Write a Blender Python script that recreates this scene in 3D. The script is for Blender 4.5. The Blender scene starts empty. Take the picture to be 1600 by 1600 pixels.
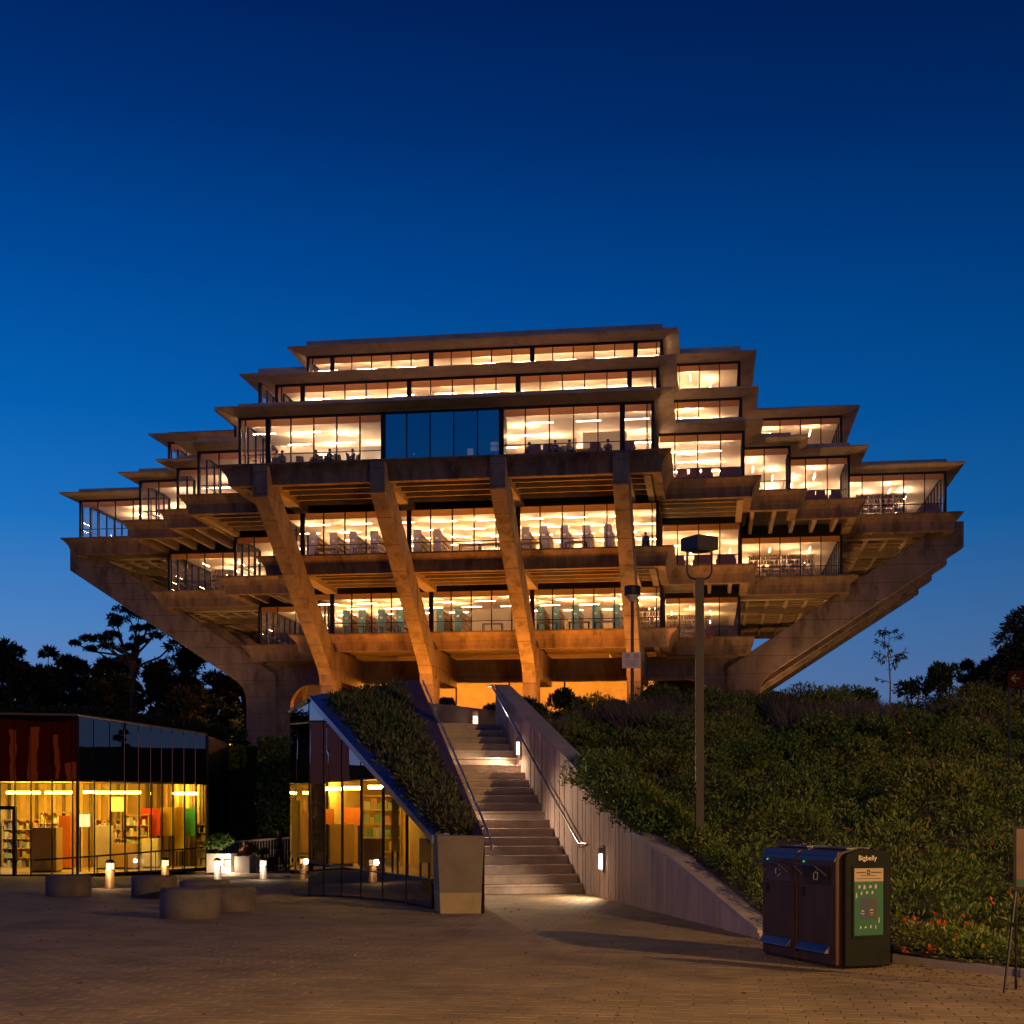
import bpy, bmesh, math, random
import numpy as np
from mathutils import Matrix, Vector

random.seed(7)
rng = np.random.default_rng(7)
S = bpy.context.scene
C = S.collection
PI = math.pi

def lin(r, g, b):
    f = lambda c: (c / 12.92 if c <= .04045 else ((c + .055) / 1.055) ** 2.4)
    return (f(r / 255), f(g / 255), f(b / 255), 1.0)

# ------------------------------------------------------------------ camera
FPX, HOR, EYE = 2156.0, 1265.0, 1.65
YAW = math.atan(310 / FPX)
cam_d = bpy.data.cameras.new('camera')
cam_d.sensor_width = 36
cam_d.lens = FPX / 1600 * 36
cam_d.shift_y = (HOR - 800) / 1600
cam_d.clip_end = 4000
cam = bpy.data.objects.new('camera', cam_d)
cam.location = (0, 0, EYE)
cam.rotation_euler = (PI / 2, 0, YAW)
C.objects.link(cam)
S.camera = cam
CA, SA = math.cos(YAW), math.sin(YAW)

def W(xc, d):
    """metres right of / ahead of the viewpoint -> site axes (the library's own axes)"""
    return (xc * CA - d * SA, xc * SA + d * CA)

def U(px, py, d):
    xc = (px - 800) / FPX * d
    x, y = W(xc, d)
    return (x, y, EYE - (py - HOR) / FPX * d)

# ------------------------------------------------------------------ sky
world = bpy.data.worlds.new('World')
S.world = world
world.use_nodes = True
nt = world.node_tree
nt.nodes.clear()
out = nt.nodes.new('ShaderNodeOutputWorld')
bg = nt.nodes.new('ShaderNodeBackground')
tc = nt.nodes.new('ShaderNodeTexCoord')
sep = nt.nodes.new('ShaderNodeSeparateXYZ')
ramp = nt.nodes.new('ShaderNodeValToRGB')
nt.links.new(tc.outputs['Generated'], sep.inputs[0])
nt.links.new(sep.outputs['Z'], ramp.inputs[0])
cr = ramp.color_ramp
stops = [(0.0, lin(96, 112, 160)), (0.075, lin(94, 124, 176)), (0.125, lin(72, 122, 182)), (0.20, lin(26, 107, 182)),
         (0.27, lin(4, 91, 170)), (0.36, lin(0, 70, 146)), (0.44, lin(0, 48, 115)), (0.52, lin(0, 31, 90)), (1.0, lin(0, 14, 52))]
while len(cr.elements) < len(stops):
    cr.elements.new(0.5)
for e, (p, c) in zip(cr.elements, stops):
    e.position = p
    e.color = c
# dusk: the side towards the set sun (west, the left of the view) keeps more light than the other
wv = nt.nodes.new('ShaderNodeVectorMath'); wv.operation = 'DOT_PRODUCT'
wv.inputs[1].default_value = (-0.96, 0.28, 0)
nt.links.new(tc.outputs['Generated'], wv.inputs[0])
mr = nt.nodes.new('ShaderNodeMapRange')
mr.inputs[1].default_value = -0.25; mr.inputs[2].default_value = 0.85
mr.inputs[3].default_value = 0.50; mr.inputs[4].default_value = 1.20
nt.links.new(wv.outputs['Value'], mr.inputs[0])
# afterglow low over the horizon where the sun went down, behind the viewer's left shoulder
gd = nt.nodes.new('ShaderNodeVectorMath'); gd.operation = 'DOT_PRODUCT'; gd.inputs[1].default_value = (-0.88, -0.47, 0)
nt.links.new(tc.outputs['Generated'], gd.inputs[0])
ga = nt.nodes.new('ShaderNodeMapRange'); ga.interpolation_type = 'SMOOTHSTEP'
ga.inputs[1].default_value = 0.15; ga.inputs[2].default_value = 1.0
nt.links.new(gd.outputs['Value'], ga.inputs[0])
ge = nt.nodes.new('ShaderNodeMapRange'); ge.interpolation_type = 'SMOOTHSTEP'
ge.inputs[1].default_value = 0.24; ge.inputs[2].default_value = 0.0
nt.links.new(sep.outputs['Z'], ge.inputs[0])
gm = nt.nodes.new('ShaderNodeMath'); gm.operation = 'MULTIPLY'
nt.links.new(ga.outputs[0], gm.inputs[0]); nt.links.new(ge.outputs[0], gm.inputs[1])
gx = nt.nodes.new('ShaderNodeMix'); gx.data_type = 'RGBA'
nt.links.new(gm.outputs[0], gx.inputs[0]); nt.links.new(ramp.outputs[0], gx.inputs[6]); gx.inputs[7].default_value = (.40, .11, .10, 1)
nt.links.new(gx.outputs[2], bg.inputs[0])
nt.links.new(mr.outputs[0], bg.inputs[1])
nt.links.new(bg.outputs[0], out.inputs[0])

# ------------------------------------------------------------------ exposure, sampling
S.view_settings.view_transform = 'Standard'
S.view_settings.look = 'None'
S.view_settings.exposure = 0
S.view_settings.gamma = 1
cy = S.cycles
cy.use_denoising = True
cy.denoiser = 'OPENIMAGEDENOISE'
cy.max_bounces = 8
cy.diffuse_bounces = 4
cy.glossy_bounces = 4
cy.transparent_max_bounces = 12
cy.caustics_reflective = False
cy.caustics_refractive = False
cy.sample_clamp_indirect = 4
cy.use_adaptive_sampling = True

# ------------------------------------------------------------------ lamps of the site: (kind, place, colour, watts, size)
def lamp(name, kind, loc, col, power, size=.3, target=None, spot=None, parent=None):
    d = bpy.data.lights.new(name, kind)
    d.color = col
    d.energy = power
    if kind == 'AREA':
        d.size = size
    else:
        d.shadow_soft_size = size
    if spot:
        d.spot_size = spot; d.spot_blend = .6 if spot > 1.3 else 1.0
    o = bpy.data.objects.new(name, d)
    o.location = loc
    if target:
        v = Vector(target) - Vector(loc)
        o.rotation_euler = v.to_track_quat('-Z', 'Y').to_euler()
    C.objects.link(o)
    if parent:
        o.parent = parent
        o.matrix_parent_inverse = Matrix.Translation(parent.location).inverted()
    return o

SODIUM = (1.0, .305, .025)
STREET = (1.0, .545, .165)
GLOW = {4: (1.0, .53, .20), 5: (1.0, .55, .24), 6: (1.0, .60, .33), 7: (1.0, .57, .28), 8: (1.0, .57, .28)}
STRIP_POWER = {4: 370, 5: 370, 6: 405, 7: 470, 8: 510}
FLOOD_W, UNDER_W, STREET_W, WALL_W, BOLL_W = 4500, 1300, 20000, 34, 26

# ------------------------------------------------------------------ mesh helpers
class MB:
    def __init__(s):
        s.v = []; s.f = []
    def add(s, vs, fs):
        n = len(s.v)
        s.v += [tuple(p) for p in vs]
        s.f += [tuple(i + n for i in f) for f in fs]
        return s
    def box(s, x0, x1, y0, y1, z0, z1):
        return s.add([(x0, y0, z0), (x1, y0, z0), (x1, y1, z0), (x0, y1, z0), (x0, y0, z1), (x1, y0, z1), (x1, y1, z1), (x0, y1, z1)],
                     [(0, 3, 2, 1), (4, 5, 6, 7), (0, 1, 5, 4), (1, 2, 6, 5), (2, 3, 7, 6), (3, 0, 4, 7)])
    def hexa(s, b, t):
        """four bottom and four top points, same order"""
        return s.add(list(b) + list(t), [(0, 3, 2, 1), (4, 5, 6, 7), (0, 1, 5, 4), (1, 2, 6, 5), (2, 3, 7, 6), (3, 0, 4, 7)])
    def prism(s, poly, z0, z1):
        n = len(poly)
        return s.add([(x, y, z0) for x, y in poly] + [(x, y, z1) for x, y in poly],
                     [tuple(range(n - 1, -1, -1)), tuple(range(n, 2 * n))] + [(i, (i + 1) % n, n + (i + 1) % n, n + i) for i in range(n)])
    def tube(s, p0, p1, r0, r1=None, n=8, cap=True):
        r1 = r0 if r1 is None else r1
        p0, p1 = Vector(p0), Vector(p1)
        d = (p1 - p0).normalized()
        a = d.cross(Vector((0, 0, 1)) if abs(d.z) < .95 else Vector((1, 0, 0))).normalized()
        b = d.cross(a)
        vs = []
        for p, r in ((p0, r0), (p1, r1)):
            for i in range(n):
                t = 2 * PI * i / n
                vs.append(p + a * (r * math.cos(t)) + b * (r * math.sin(t)))
        fs = [(i, i + n, (i + 1) % n + n, (i + 1) % n) for i in range(n)]
        if cap:
            fs += [tuple(range(n)), tuple(range(2 * n - 1, n - 1, -1))]
        return s.add(vs, fs)
    def path(s, pts, r, n=8):
        for a, b in zip(pts, pts[1:]):
            s.tube(a, b, r, r, n)
        return s
    def lathe(s, prof, cx=0, cy=0, n=24):
        m = len(prof)
        vs = []
        for i in range(n):
            t = 2 * PI * i / n
            vs += [(cx + r * math.cos(t), cy + r * math.sin(t), z) for r, z in prof]
        fs = []
        for i in range(n):
            j = (i + 1) % n
            for k in range(m - 1):
                fs.append((i * m + k, j * m + k, j * m + k + 1, i * m + k + 1))
        if prof[-1][0] > 1e-4:
            fs.append(tuple(i * m + m - 1 for i in range(n)))
        return s.add(vs, fs)
    def build(s, name, mat, parent=None, local=False, smooth=False):
        me = bpy.data.meshes.new(name)
        me.from_pydata(s.v, [], s.f)
        bm = bmesh.new(); bm.from_mesh(me)
        bmesh.ops.recalc_face_normals(bm, faces=bm.faces)
        bm.to_mesh(me); bm.free()
        if smooth:
            me.shade_smooth()
        return link(name, me, mat, parent, local)

def link(name, me, mat, parent=None, local=False):
    if mat is not None and not me.materials:
        me.materials.append(mat)
    o = bpy.data.objects.new(name, me)
    C.objects.link(o)
    if parent is not None:
        o.parent = parent
        if not local:
            p = parent
            t = Vector((0, 0, 0))
            while p is not None:
                if p.type == 'EMPTY':
                    t = Vector(p.location)
                p = p.parent
            o.matrix_parent_inverse = Matrix.Translation(-t) if parent.type == 'EMPTY' else Matrix.Identity(4)
    return o

def tag(o, label, cat=None, group=None, kind=None):
    if label: o['label'] = label
    if cat: o['category'] = cat
    if group: o['group'] = group
    if kind: o['kind'] = kind
    return o

def thing(name, label, cat, loc=(0, 0, 0), rz=0, group=None):
    o = bpy.data.objects.new(name, None)
    o.empty_display_size = .2
    C.objects.link(o)
    o.location = loc
    o.rotation_euler = (0, 0, rz)
    return tag(o, label, cat, group)

def copy_tree(root, loc, rz=0, label=None, group=None):
    r = root.copy(); C.objects.link(r)
    r.location = loc; r.rotation_euler = (0, 0, rz)
    if label: r['label'] = label
    if group: r['group'] = group
    for ch in list(root.children):
        c = ch.copy(); C.objects.link(c); c.parent = r
        for g in list(ch.children):
            d = g.copy(); C.objects.link(d); d.parent = c
    return r

def leaf_mesh(name, cen, nor, length, width, jitter=.6):
    """many small leaves: pointed four-cornered blades, cen (n,3), nor (n,3) growth directions"""
    n = len(cen)
    d = nor + rng.normal(0, jitter, (n, 3))
    d /= np.linalg.norm(d, axis=1)[:, None] + 1e-9
    h = rng.normal(0, 1, (n, 3))
    u = np.cross(d, h); u /= np.linalg.norm(u, axis=1)[:, None] + 1e-9
    L = (length * rng.uniform(.6, 1.35, n))[:, None]
    w = (width * rng.uniform(.7, 1.3, n))[:, None]
    fold = np.cross(d, u) * (w * .35)
    v = np.stack([cen, cen + d * L * .5 + u * w * .5 + fold, cen + d * L, cen + d * L * .5 - u * w * .5 + fold], 1).reshape(-1, 3)
    me = bpy.data.meshes.new(name)
    me.vertices.add(4 * n); me.vertices.foreach_set('co', v.astype(np.float32).ravel())
    me.loops.add(4 * n); me.loops.foreach_set('vertex_index', np.arange(4 * n, dtype=np.int32))
    me.polygons.add(n)
    me.polygons.foreach_set('loop_start', np.arange(0, 4 * n, 4, dtype=np.int32))
    me.update(calc_edges=True)
    return me

# ------------------------------------------------------------------ materials
def nodes(name):
    m = bpy.data.materials.new(name)
    m.use_nodes = True
    t = m.node_tree
    b = t.nodes['Principled BSDF']
    return m, t, b

def mat(name, col, rough=.8, metal=0, var=.25, scale=3.0, bump=0, bscale=40, island=0, stain=None, boards=None, spec=.5, stretch=(1, 1, 1), joints=0):
    m, t, b = nodes(name)
    N, L = t.nodes.new, t.links.new
    b.inputs['Roughness'].default_value = rough
    b.inputs['Metallic'].default_value = metal
    b.inputs['Specular IOR Level'].default_value = spec
    co = N('ShaderNodeNewGeometry')
    mp = N('ShaderNodeMapping'); mp.inputs['Scale'].default_value = stretch
    L(co.outputs['Position'], mp.inputs[0])
    nz = N('ShaderNodeTexNoise'); nz.inputs['Scale'].default_value = scale; nz.inputs['Detail'].default_value = 6
    nz.inputs['Roughness'].default_value = .65
    L(mp.outputs[0], nz.inputs['Vector'])
    r = N('ShaderNodeValToRGB')
    r.color_ramp.elements[0].position = .3; r.color_ramp.elements[1].position = .72
    r.color_ramp.elements[0].color = tuple(c * (1 - var) for c in col[:3]) + (1,)
    r.color_ramp.elements[1].color = tuple(min(1, c * (1 + var)) for c in col[:3]) + (1,)
    L(nz.outputs[0], r.inputs[0])
    c = r.outputs[0]
    if stain:
        n2 = N('ShaderNodeTexNoise'); n2.inputs['Scale'].default_value = stain[1]; n2.inputs['Detail'].default_value = 8
        n2.inputs['Roughness'].default_value = .7
        L(mp.outputs[0], n2.inputs['Vector'])
        r2 = N('ShaderNodeValToRGB'); r2.color_ramp.elements[0].position = .50; r2.color_ramp.elements[1].position = .66
        r2.color_ramp.elements[0].color = (0, 0, 0, 1); r2.color_ramp.elements[1].color = (stain[2],) * 3 + (1,)
        L(n2.outputs[0], r2.inputs[0])
        mx = N('ShaderNodeMix'); mx.data_type = 'RGBA'
        L(r2.outputs[0], mx.inputs[0]); L(c, mx.inputs[6]); mx.inputs[7].default_value = tuple(stain[0]) + (1,)
        c = mx.outputs[2]
    hgt = nz.outputs[0]
    if boards:
        wv = N('ShaderNodeTexWave'); wv.wave_type = 'BANDS'; wv.bands_direction = boards[0]; wv.inputs['Scale'].default_value = boards[1]
        wv.inputs['Distortion'].default_value = .6; wv.inputs['Detail'].default_value = 2; wv.inputs['Detail Scale'].default_value = 1.2
        L(co.outputs['Position'], wv.inputs['Vector'])
        m2 = N('ShaderNodeMix'); m2.data_type = 'RGBA'; m2.blend_type = 'MULTIPLY'; m2.inputs[0].default_value = boards[2]
        L(c, m2.inputs[6]); L(wv.outputs[0], m2.inputs[7]); c = m2.outputs[2]
    if joints:                                  # pour joints of the formwork, one thin dark line per lift
        sp = N('ShaderNodeSeparateXYZ'); L(co.outputs['Position'], sp.inputs[0])
        wob = N('ShaderNodeMath'); wob.operation = 'MULTIPLY_ADD'; wob.inputs[1].default_value = .03; L(nz.outputs[0], wob.inputs[0]); L(sp.outputs['Z'], wob.inputs[2])
        dv = N('ShaderNodeMath'); dv.operation = 'DIVIDE'; dv.inputs[1].default_value = joints; L(wob.outputs[0], dv.inputs[0])
        fc_ = N('ShaderNodeMath'); fc_.operation = 'FRACT'; L(dv.outputs[0], fc_.inputs[0])
        lt = N('ShaderNodeMath'); lt.operation = 'LESS_THAN'; lt.inputs[1].default_value = .035; L(fc_.outputs[0], lt.inputs[0])
        jm = N('ShaderNodeMix'); jm.data_type = 'RGBA'; jm.blend_type = 'MULTIPLY'; jm.inputs[7].default_value = (.55, .52, .5, 1)
        L(lt.outputs[0], jm.inputs[0]); L(c, jm.inputs[6]); c = jm.outputs[2]
    if island:
        g = N('ShaderNodeNewGeometry'); oi = N('ShaderNodeObjectInfo')
        ad = N('ShaderNodeMath'); ad.operation = 'ADD'; L(g.outputs['Random Per Island'], ad.inputs[0]); L(oi.outputs['Random'], ad.inputs[1])
        fr = N('ShaderNodeMath'); fr.operation = 'FRACT'; L(ad.outputs[0], fr.inputs[0])
        mrg = N('ShaderNodeMapRange'); mrg.inputs[3].default_value = 1 - island; mrg.inputs[4].default_value = 1 + island
        L(fr.outputs[0], mrg.inputs[0])
        hs = N('ShaderNodeHueSaturation'); L(mrg.outputs[0], hs.inputs['Value']); L(c, hs.inputs['Color']); c = hs.outputs[0]
    L(c, b.inputs['Base Color'])
    if bump:
        n3 = N('ShaderNodeTexNoise'); n3.inputs['Scale'].default_value = bscale; n3.inputs['Detail'].default_value = 5
        L(mp.outputs[0], n3.inputs['Vector'])
        bp = N('ShaderNodeBump'); bp.inputs['Strength'].default_value = bump; bp.inputs['Distance'].default_value = .02
        L(n3.outputs[0], bp.inputs['Height']); L(bp.outputs[0], b.inputs['Normal'])
    return m

def leafmat(name, cols, rough=.55, trans=.25):
    m, t, b = nodes(name)
    N, L = t.nodes.new, t.links.new
    g = N('ShaderNodeNewGeometry')
    co = N('ShaderNodeTexCoord')
    nz = N('ShaderNodeTexNoise'); nz.inputs['Scale'].default_value = .35; nz.inputs['Detail'].default_value = 3
    L(co.outputs['Object'], nz.inputs['Vector'])
    mx = N('ShaderNodeMath'); mx.operation = 'MULTIPLY_ADD'; mx.inputs[1].default_value = .55
    L(g.outputs['Random Per Island'], mx.inputs[0])
    m2 = N('ShaderNodeMath'); m2.operation = 'MULTIPLY_ADD'; m2.inputs[1].default_value = 1.6; m2.inputs[2].default_value = -.55
    L(nz.outputs[0], m2.inputs[0]); L(m2.outputs[0], mx.inputs[2])
    r = N('ShaderNodeValToRGB')
    while len(r.color_ramp.elements) < len(cols):
        r.color_ramp.elements.new(.5)
    for i, (e, c) in enumerate(zip(r.color_ramp.elements, cols)):
        e.position = i / (len(cols) - 1); e.color = tuple(c) + (1,)
    L(mx.outputs[0], r.inputs[0])
    L(r.outputs[0], b.inputs['Base Color'])
    b.inputs['Roughness'].default_value = rough
    b.inputs['Specular IOR Level'].default_value = .35
    tr = N('ShaderNodeBsdfTranslucent'); L(r.outputs[0], tr.inputs[0])
    ms = N('ShaderNodeMixShader'); ms.inputs[0].default_value = trans
    L(b.outputs[0], ms.inputs[1]); L(tr.outputs[0], ms.inputs[2])
    L(ms.outputs[0], t.nodes['Material Output'].inputs[0])
    return m

def emit(name, col, power):
    m = bpy.data.materials.new(name); m.use_nodes = True
    t = m.node_tree; t.nodes.clear()
    e = t.nodes.new('ShaderNodeEmission'); e.inputs[0].default_value = tuple(col[:3]) + (1,); e.inputs[1].default_value = power
    o = t.nodes.new('ShaderNodeOutputMaterial'); t.links.new(e.outputs[0], o.inputs[0])
    return m

def glass(name, tint=(1, 1, 1), ior=1.5, rough=0.0, wobble=0, gloss_tint=(1, 1, 1), base=0):
    m = bpy.data.materials.new(name); m.use_nodes = True
    t = m.node_tree; t.nodes.clear()
    N, L = t.nodes.new, t.links.new
    tr = N('ShaderNodeBsdfTransparent'); tr.inputs[0].default_value = tuple(tint) + (1,)
    gl = N('ShaderNodeBsdfGlossy'); gl.inputs['Roughness'].default_value = rough; gl.inputs[0].default_value = tuple(gloss_tint) + (1,)
    fr = N('ShaderNodeFresnel'); fr.inputs[0].default_value = ior
    if wobble:
        co = N('ShaderNodeTexCoord'); nz = N('ShaderNodeTexNoise'); nz.inputs['Scale'].default_value = .6
        L(co.outputs['Object'], nz.inputs['Vector'])
        bp = N('ShaderNodeBump'); bp.inputs['Strength'].default_value = wobble; bp.inputs['Distance'].default_value = .1
        L(nz.outputs[0], bp.inputs['Height']); L(bp.outputs[0], gl.inputs['Normal'])
    geo = N('ShaderNodeNewGeometry'); inv = N('ShaderNodeMath'); inv.operation = 'SUBTRACT'; inv.inputs[0].default_value = 1
    L(geo.outputs['Backfacing'], inv.inputs[1])
    f = fr.outputs[0]
    if base:
        ad = N('ShaderNodeMath'); ad.operation = 'ADD'; ad.use_clamp = True; ad.inputs[1].default_value = base
        L(f, ad.inputs[0]); f = ad.outputs[0]
    # one reflection per sheet: the outer face reflects, the inner one only passes light
    sg = N('ShaderNodeMath'); sg.operation = 'MULTIPLY'; L(f, sg.inputs[0]); L(inv.outputs[0], sg.inputs[1]); f = sg.outputs[0]
    mx = N('ShaderNodeMixShader'); L(f, mx.inputs[0]); L(tr.outputs[0], mx.inputs[1]); L(gl.outputs[0], mx.inputs[2])
    o = N('ShaderNodeOutputMaterial'); L(mx.outputs[0], o.inputs[0])
    return m

M = {}
M['concrete'] = mat('concrete', (.31, .245, .19), .85, var=.35, scale=.7, stain=((.12, .082, .06), .8, .85), boards=('Z', 3.2, .10), bump=.25, bscale=9, joints=1.3, stretch=(1.2, 1.2, .5))
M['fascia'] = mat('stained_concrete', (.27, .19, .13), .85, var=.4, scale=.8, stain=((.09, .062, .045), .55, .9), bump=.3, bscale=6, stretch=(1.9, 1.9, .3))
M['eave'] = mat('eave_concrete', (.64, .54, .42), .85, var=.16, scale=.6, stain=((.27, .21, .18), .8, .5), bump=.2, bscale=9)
M['bronze'] = mat('dark_bronze', (.018, .015, .016), .45, metal=.3, var=.2)
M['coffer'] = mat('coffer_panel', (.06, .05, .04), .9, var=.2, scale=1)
M['soffit'] = mat('rib_concrete', (.40, .32, .24), .9, var=.2, scale=1)
M['ceiling'] = mat('ceiling_plaster', (.80, .72, .62), .9, var=.05, scale=.5)
M['carpet'] = mat('carpet', (.42, .33, .25), .95, var=.2, scale=8)
M['plaster'] = mat('plaster', (.82, .76, .68), .9, var=.06, scale=.6)
M['shade'] = mat('roller_shade', (.62, .45, .27), .9, var=.1)
_t = M['shade'].node_tree; _tr = _t.nodes.new('ShaderNodeBsdfTranslucent'); _tr.inputs[0].default_value = (.85, .60, .34, 1)
_m = _t.nodes.new('ShaderNodeMixShader'); _m.inputs[0].default_value = .65
_t.links.new(_t.nodes['Principled BSDF'].outputs[0], _m.inputs[1]); _t.links.new(_tr.outputs[0], _m.inputs[2]); _t.links.new(_m.outputs[0], _t.nodes['Material Output'].inputs[0])
M['pane'] = glass('window_glass', ior=1.45, wobble=.02)
M['darkpane'] = glass('coated_glass', tint=(.16, .17, .20), ior=2.4, wobble=.03, base=.36, gloss_tint=(.8, .85, .92))
M['mirror'] = glass('mirror_glass', tint=(.06, .05, .04), ior=1.7, wobble=.03, base=.13)
M['amber'] = glass('amber_glass', tint=(.93, .86, .62), ior=1.45, wobble=.05, base=.02)
for k in GLOW:
    M['strip%d' % k] = emit('lit_tube_%d' % k, GLOW[k], STRIP_POWER[k])
    M['tray%d' % k] = emit('lit_tray_%d' % k, GLOW[k], STRIP_POWER[k] * .25)

# ================================================================== the library
B = 7.28
F = 4.27
LX, LY = -16.1, 114.85
Q6 = [(1.75, 4.5), (2.5, 3.5), (2.93, 2.93), (3.5, 2.5), (4.5, 1.75)]
Q5 = [(1.75, 3.5), (2.5, 2.5), (3.5, 1.75)]
Q4 = [(1.75, 2.5), (2.5, 1.75)]
QS = {4: Q4, 5: Q5, 6: Q6, 7: Q5, 8: Q4}
Z6 = 22.75
ZF = {k: Z6 + (k - 6) * F for k in range(4, 9)}
GH = 3.06                      # glass height
STOREY = {4: 'lowest', 5: 'second', 6: 'widest', 7: 'fourth', 8: 'top'}

def outline(q):
    q = [(x * B, y * B) for x, y in q]
    a = [q[-1]]
    for i in range(len(q) - 2, -1, -1):
        a += [(q[i][0], q[i + 1][1]), q[i]]
    b = [(-x, y) for x, y in reversed(a)]
    c = [(-x, -y) for x, y in a]
    d = [(x, -y) for x, y in reversed(a)]
    return [(x + LX, y + LY) for x, y in a + b + c + d]

def offset(poly, o):
    n = len(poly); r = []
    for i in range(n):
        (x0, y0), (x1, y1), (x2, y2) = poly[i - 1], poly[i], poly[(i + 1) % n]
        sg = lambda t: (t > 1e-6) - (t < -1e-6)
        n1 = (sg(y1 - y0), -sg(x1 - x0)); n2 = (sg(y2 - y1), -sg(x2 - x1))
        r.append((x1 + o * (n1[0] + n2[0]), y1 + o * (n1[1] + n2[1])))
    return r

def ring(mb, poly, prof, top=True, bottom=True):
    n = len(poly); vs = []
    for o, z in prof:
        vs += [(x, y, z) for x, y in offset(poly, o)]
    fs = []
    for j in range(len(prof) - 1):
        for i in range(n):
            k = (i + 1) % n
            fs.append((j * n + i, j * n + k, (j + 1) * n + k, (j + 1) * n + i))
    if top: fs.append(tuple(range(n)))
    if bottom: fs.append(tuple(range(len(prof) * n - 1, (len(prof) - 1) * n - 1, -1)))
    mb.add(vs, fs)

lib = thing('library_building', 'brutalist concrete library with glowing stepped storeys carried on slanting bents', 'building', (LX, LY, 0))

# --- floor plates with coved ledges (storeys 4, 5, 6)
for k in (4, 5, 6):
    z = ZF[k]; ol = outline(QS[k]); mb = MB()
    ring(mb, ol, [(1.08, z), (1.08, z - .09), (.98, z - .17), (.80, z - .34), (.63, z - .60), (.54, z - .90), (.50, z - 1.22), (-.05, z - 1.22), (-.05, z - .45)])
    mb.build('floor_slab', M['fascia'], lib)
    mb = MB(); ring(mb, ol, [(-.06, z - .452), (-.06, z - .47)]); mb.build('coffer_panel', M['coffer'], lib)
    # carpet inside
    mb = MB(); ring(mb, ol, [(-.15, z + .02), (-.15, z + .005)]); mb.build('carpet', M['carpet'], lib)
# --- roofs with flared eaves (over storeys 6, 7, 8)
for k in (6, 7, 8):
    z = ZF[k] + GH + .06; ol = outline(QS[k]); mb = MB(); pt_ = {6: .86, 7: .76, 8: 1.08}[k]
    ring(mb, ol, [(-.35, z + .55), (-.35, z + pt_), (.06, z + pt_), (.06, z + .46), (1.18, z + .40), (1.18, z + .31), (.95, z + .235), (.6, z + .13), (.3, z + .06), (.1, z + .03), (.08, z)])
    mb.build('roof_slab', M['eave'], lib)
    mb = MB(); ring(mb, ol, [(-.08, z - .005), (-.08, z - .02)]); mb.build('ceiling', M['ceiling'], lib)
    if k > 6:
        mb = MB(); zf = ZF[k]; ring(mb, ol, [(-.15, zf + .02), (-.15, zf - .25)]); mb.build('carpet', M['carpet'], lib)
for k in (4, 5):
    z = ZF[k] + GH + .06; ol = outline(QS[k])
    mb = MB(); ring(mb, ol, [(-.08, z + .03), (-.08, z)]); mb.build('ceiling', M['ceiling'], lib)
    mb = MB(); ring(mb, ol, [(.05, ZF[k + 1] - .46), (.05, z - .12), (-.06, z - .12), (-.06, ZF[k + 1] - .46)], False, False); mb.build('header', M['bronze'], lib)
for k in (6, 7, 8):
    z = ZF[k] + GH; ol = outline(QS[k])
    mb = MB(); ring(mb, ol, [(.055, z + .055), (.055, z - .05), (-.05, z - .05), (-.05, z + .055)], False, False); mb.build('header', M['bronze'], lib)

# --- core and inner partitions
core = MB()
h = 1.15 * B
core.box(LX - h, LX + h, LY - h, LY + h, 13.0, ZF[8] + 3.0)
core.build('core', M['plaster'], lib)

# --- window walls: frame, mullions, panes
pane_me = None
def pane(parent, x0, x1, y, z0, z1, m, along='x'):
    global pane_me
    if pane_me is None:
        mb = MB().box(-.5, .5, -.5, .5, -.5, .5)
        pane_me = bpy.data.meshes.new('window_pane'); pane_me.from_pydata(mb.v, [], mb.f)
        pane_me.materials.append(M['pane'])
    me = pane_me
    o = bpy.data.objects.new('window_pane', me); C.objects.link(o)
    if m is not M['pane']:
        o.material_slots[0].link = 'OBJECT'; o.material_slots[0].material = m
    o.parent = parent
    p = Vector((LX, LY, 0)) * 0
    if along == 'x':
        o.location = ((x0 + x1) / 2, y, (z0 + z1) / 2); o.scale = (x1 - x0, .02, z1 - z0)
    else:
        o.location = (y, (x0 + x1) / 2, (z0 + z1) / 2); o.scale = (.02, x1 - x0, z1 - z0)
    if along == 'x':
        sg = .5 if m is not M['pane'] else .12
        o.rotation_euler = (math.radians(random.gauss(0, sg)), 0, math.radians(random.gauss(0, sg * .4)))
    return o

unit = B / 5
def cuts(a, b):
    """mullion places between a and b (coordinates along the face, from the library's centre)"""
    lo, hi = min(a, b), max(a, b)
    r = [lo]
    k = math.ceil(lo / unit - .5)
    while (k + .5) * unit < hi - .05:
        if (k + .5) * unit > lo + .35: r.append((k + .5) * unit)
        k += 1
    if hi - r[-1] < .35 and len(r) > 1: r.pop()
    return r + [hi]

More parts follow.
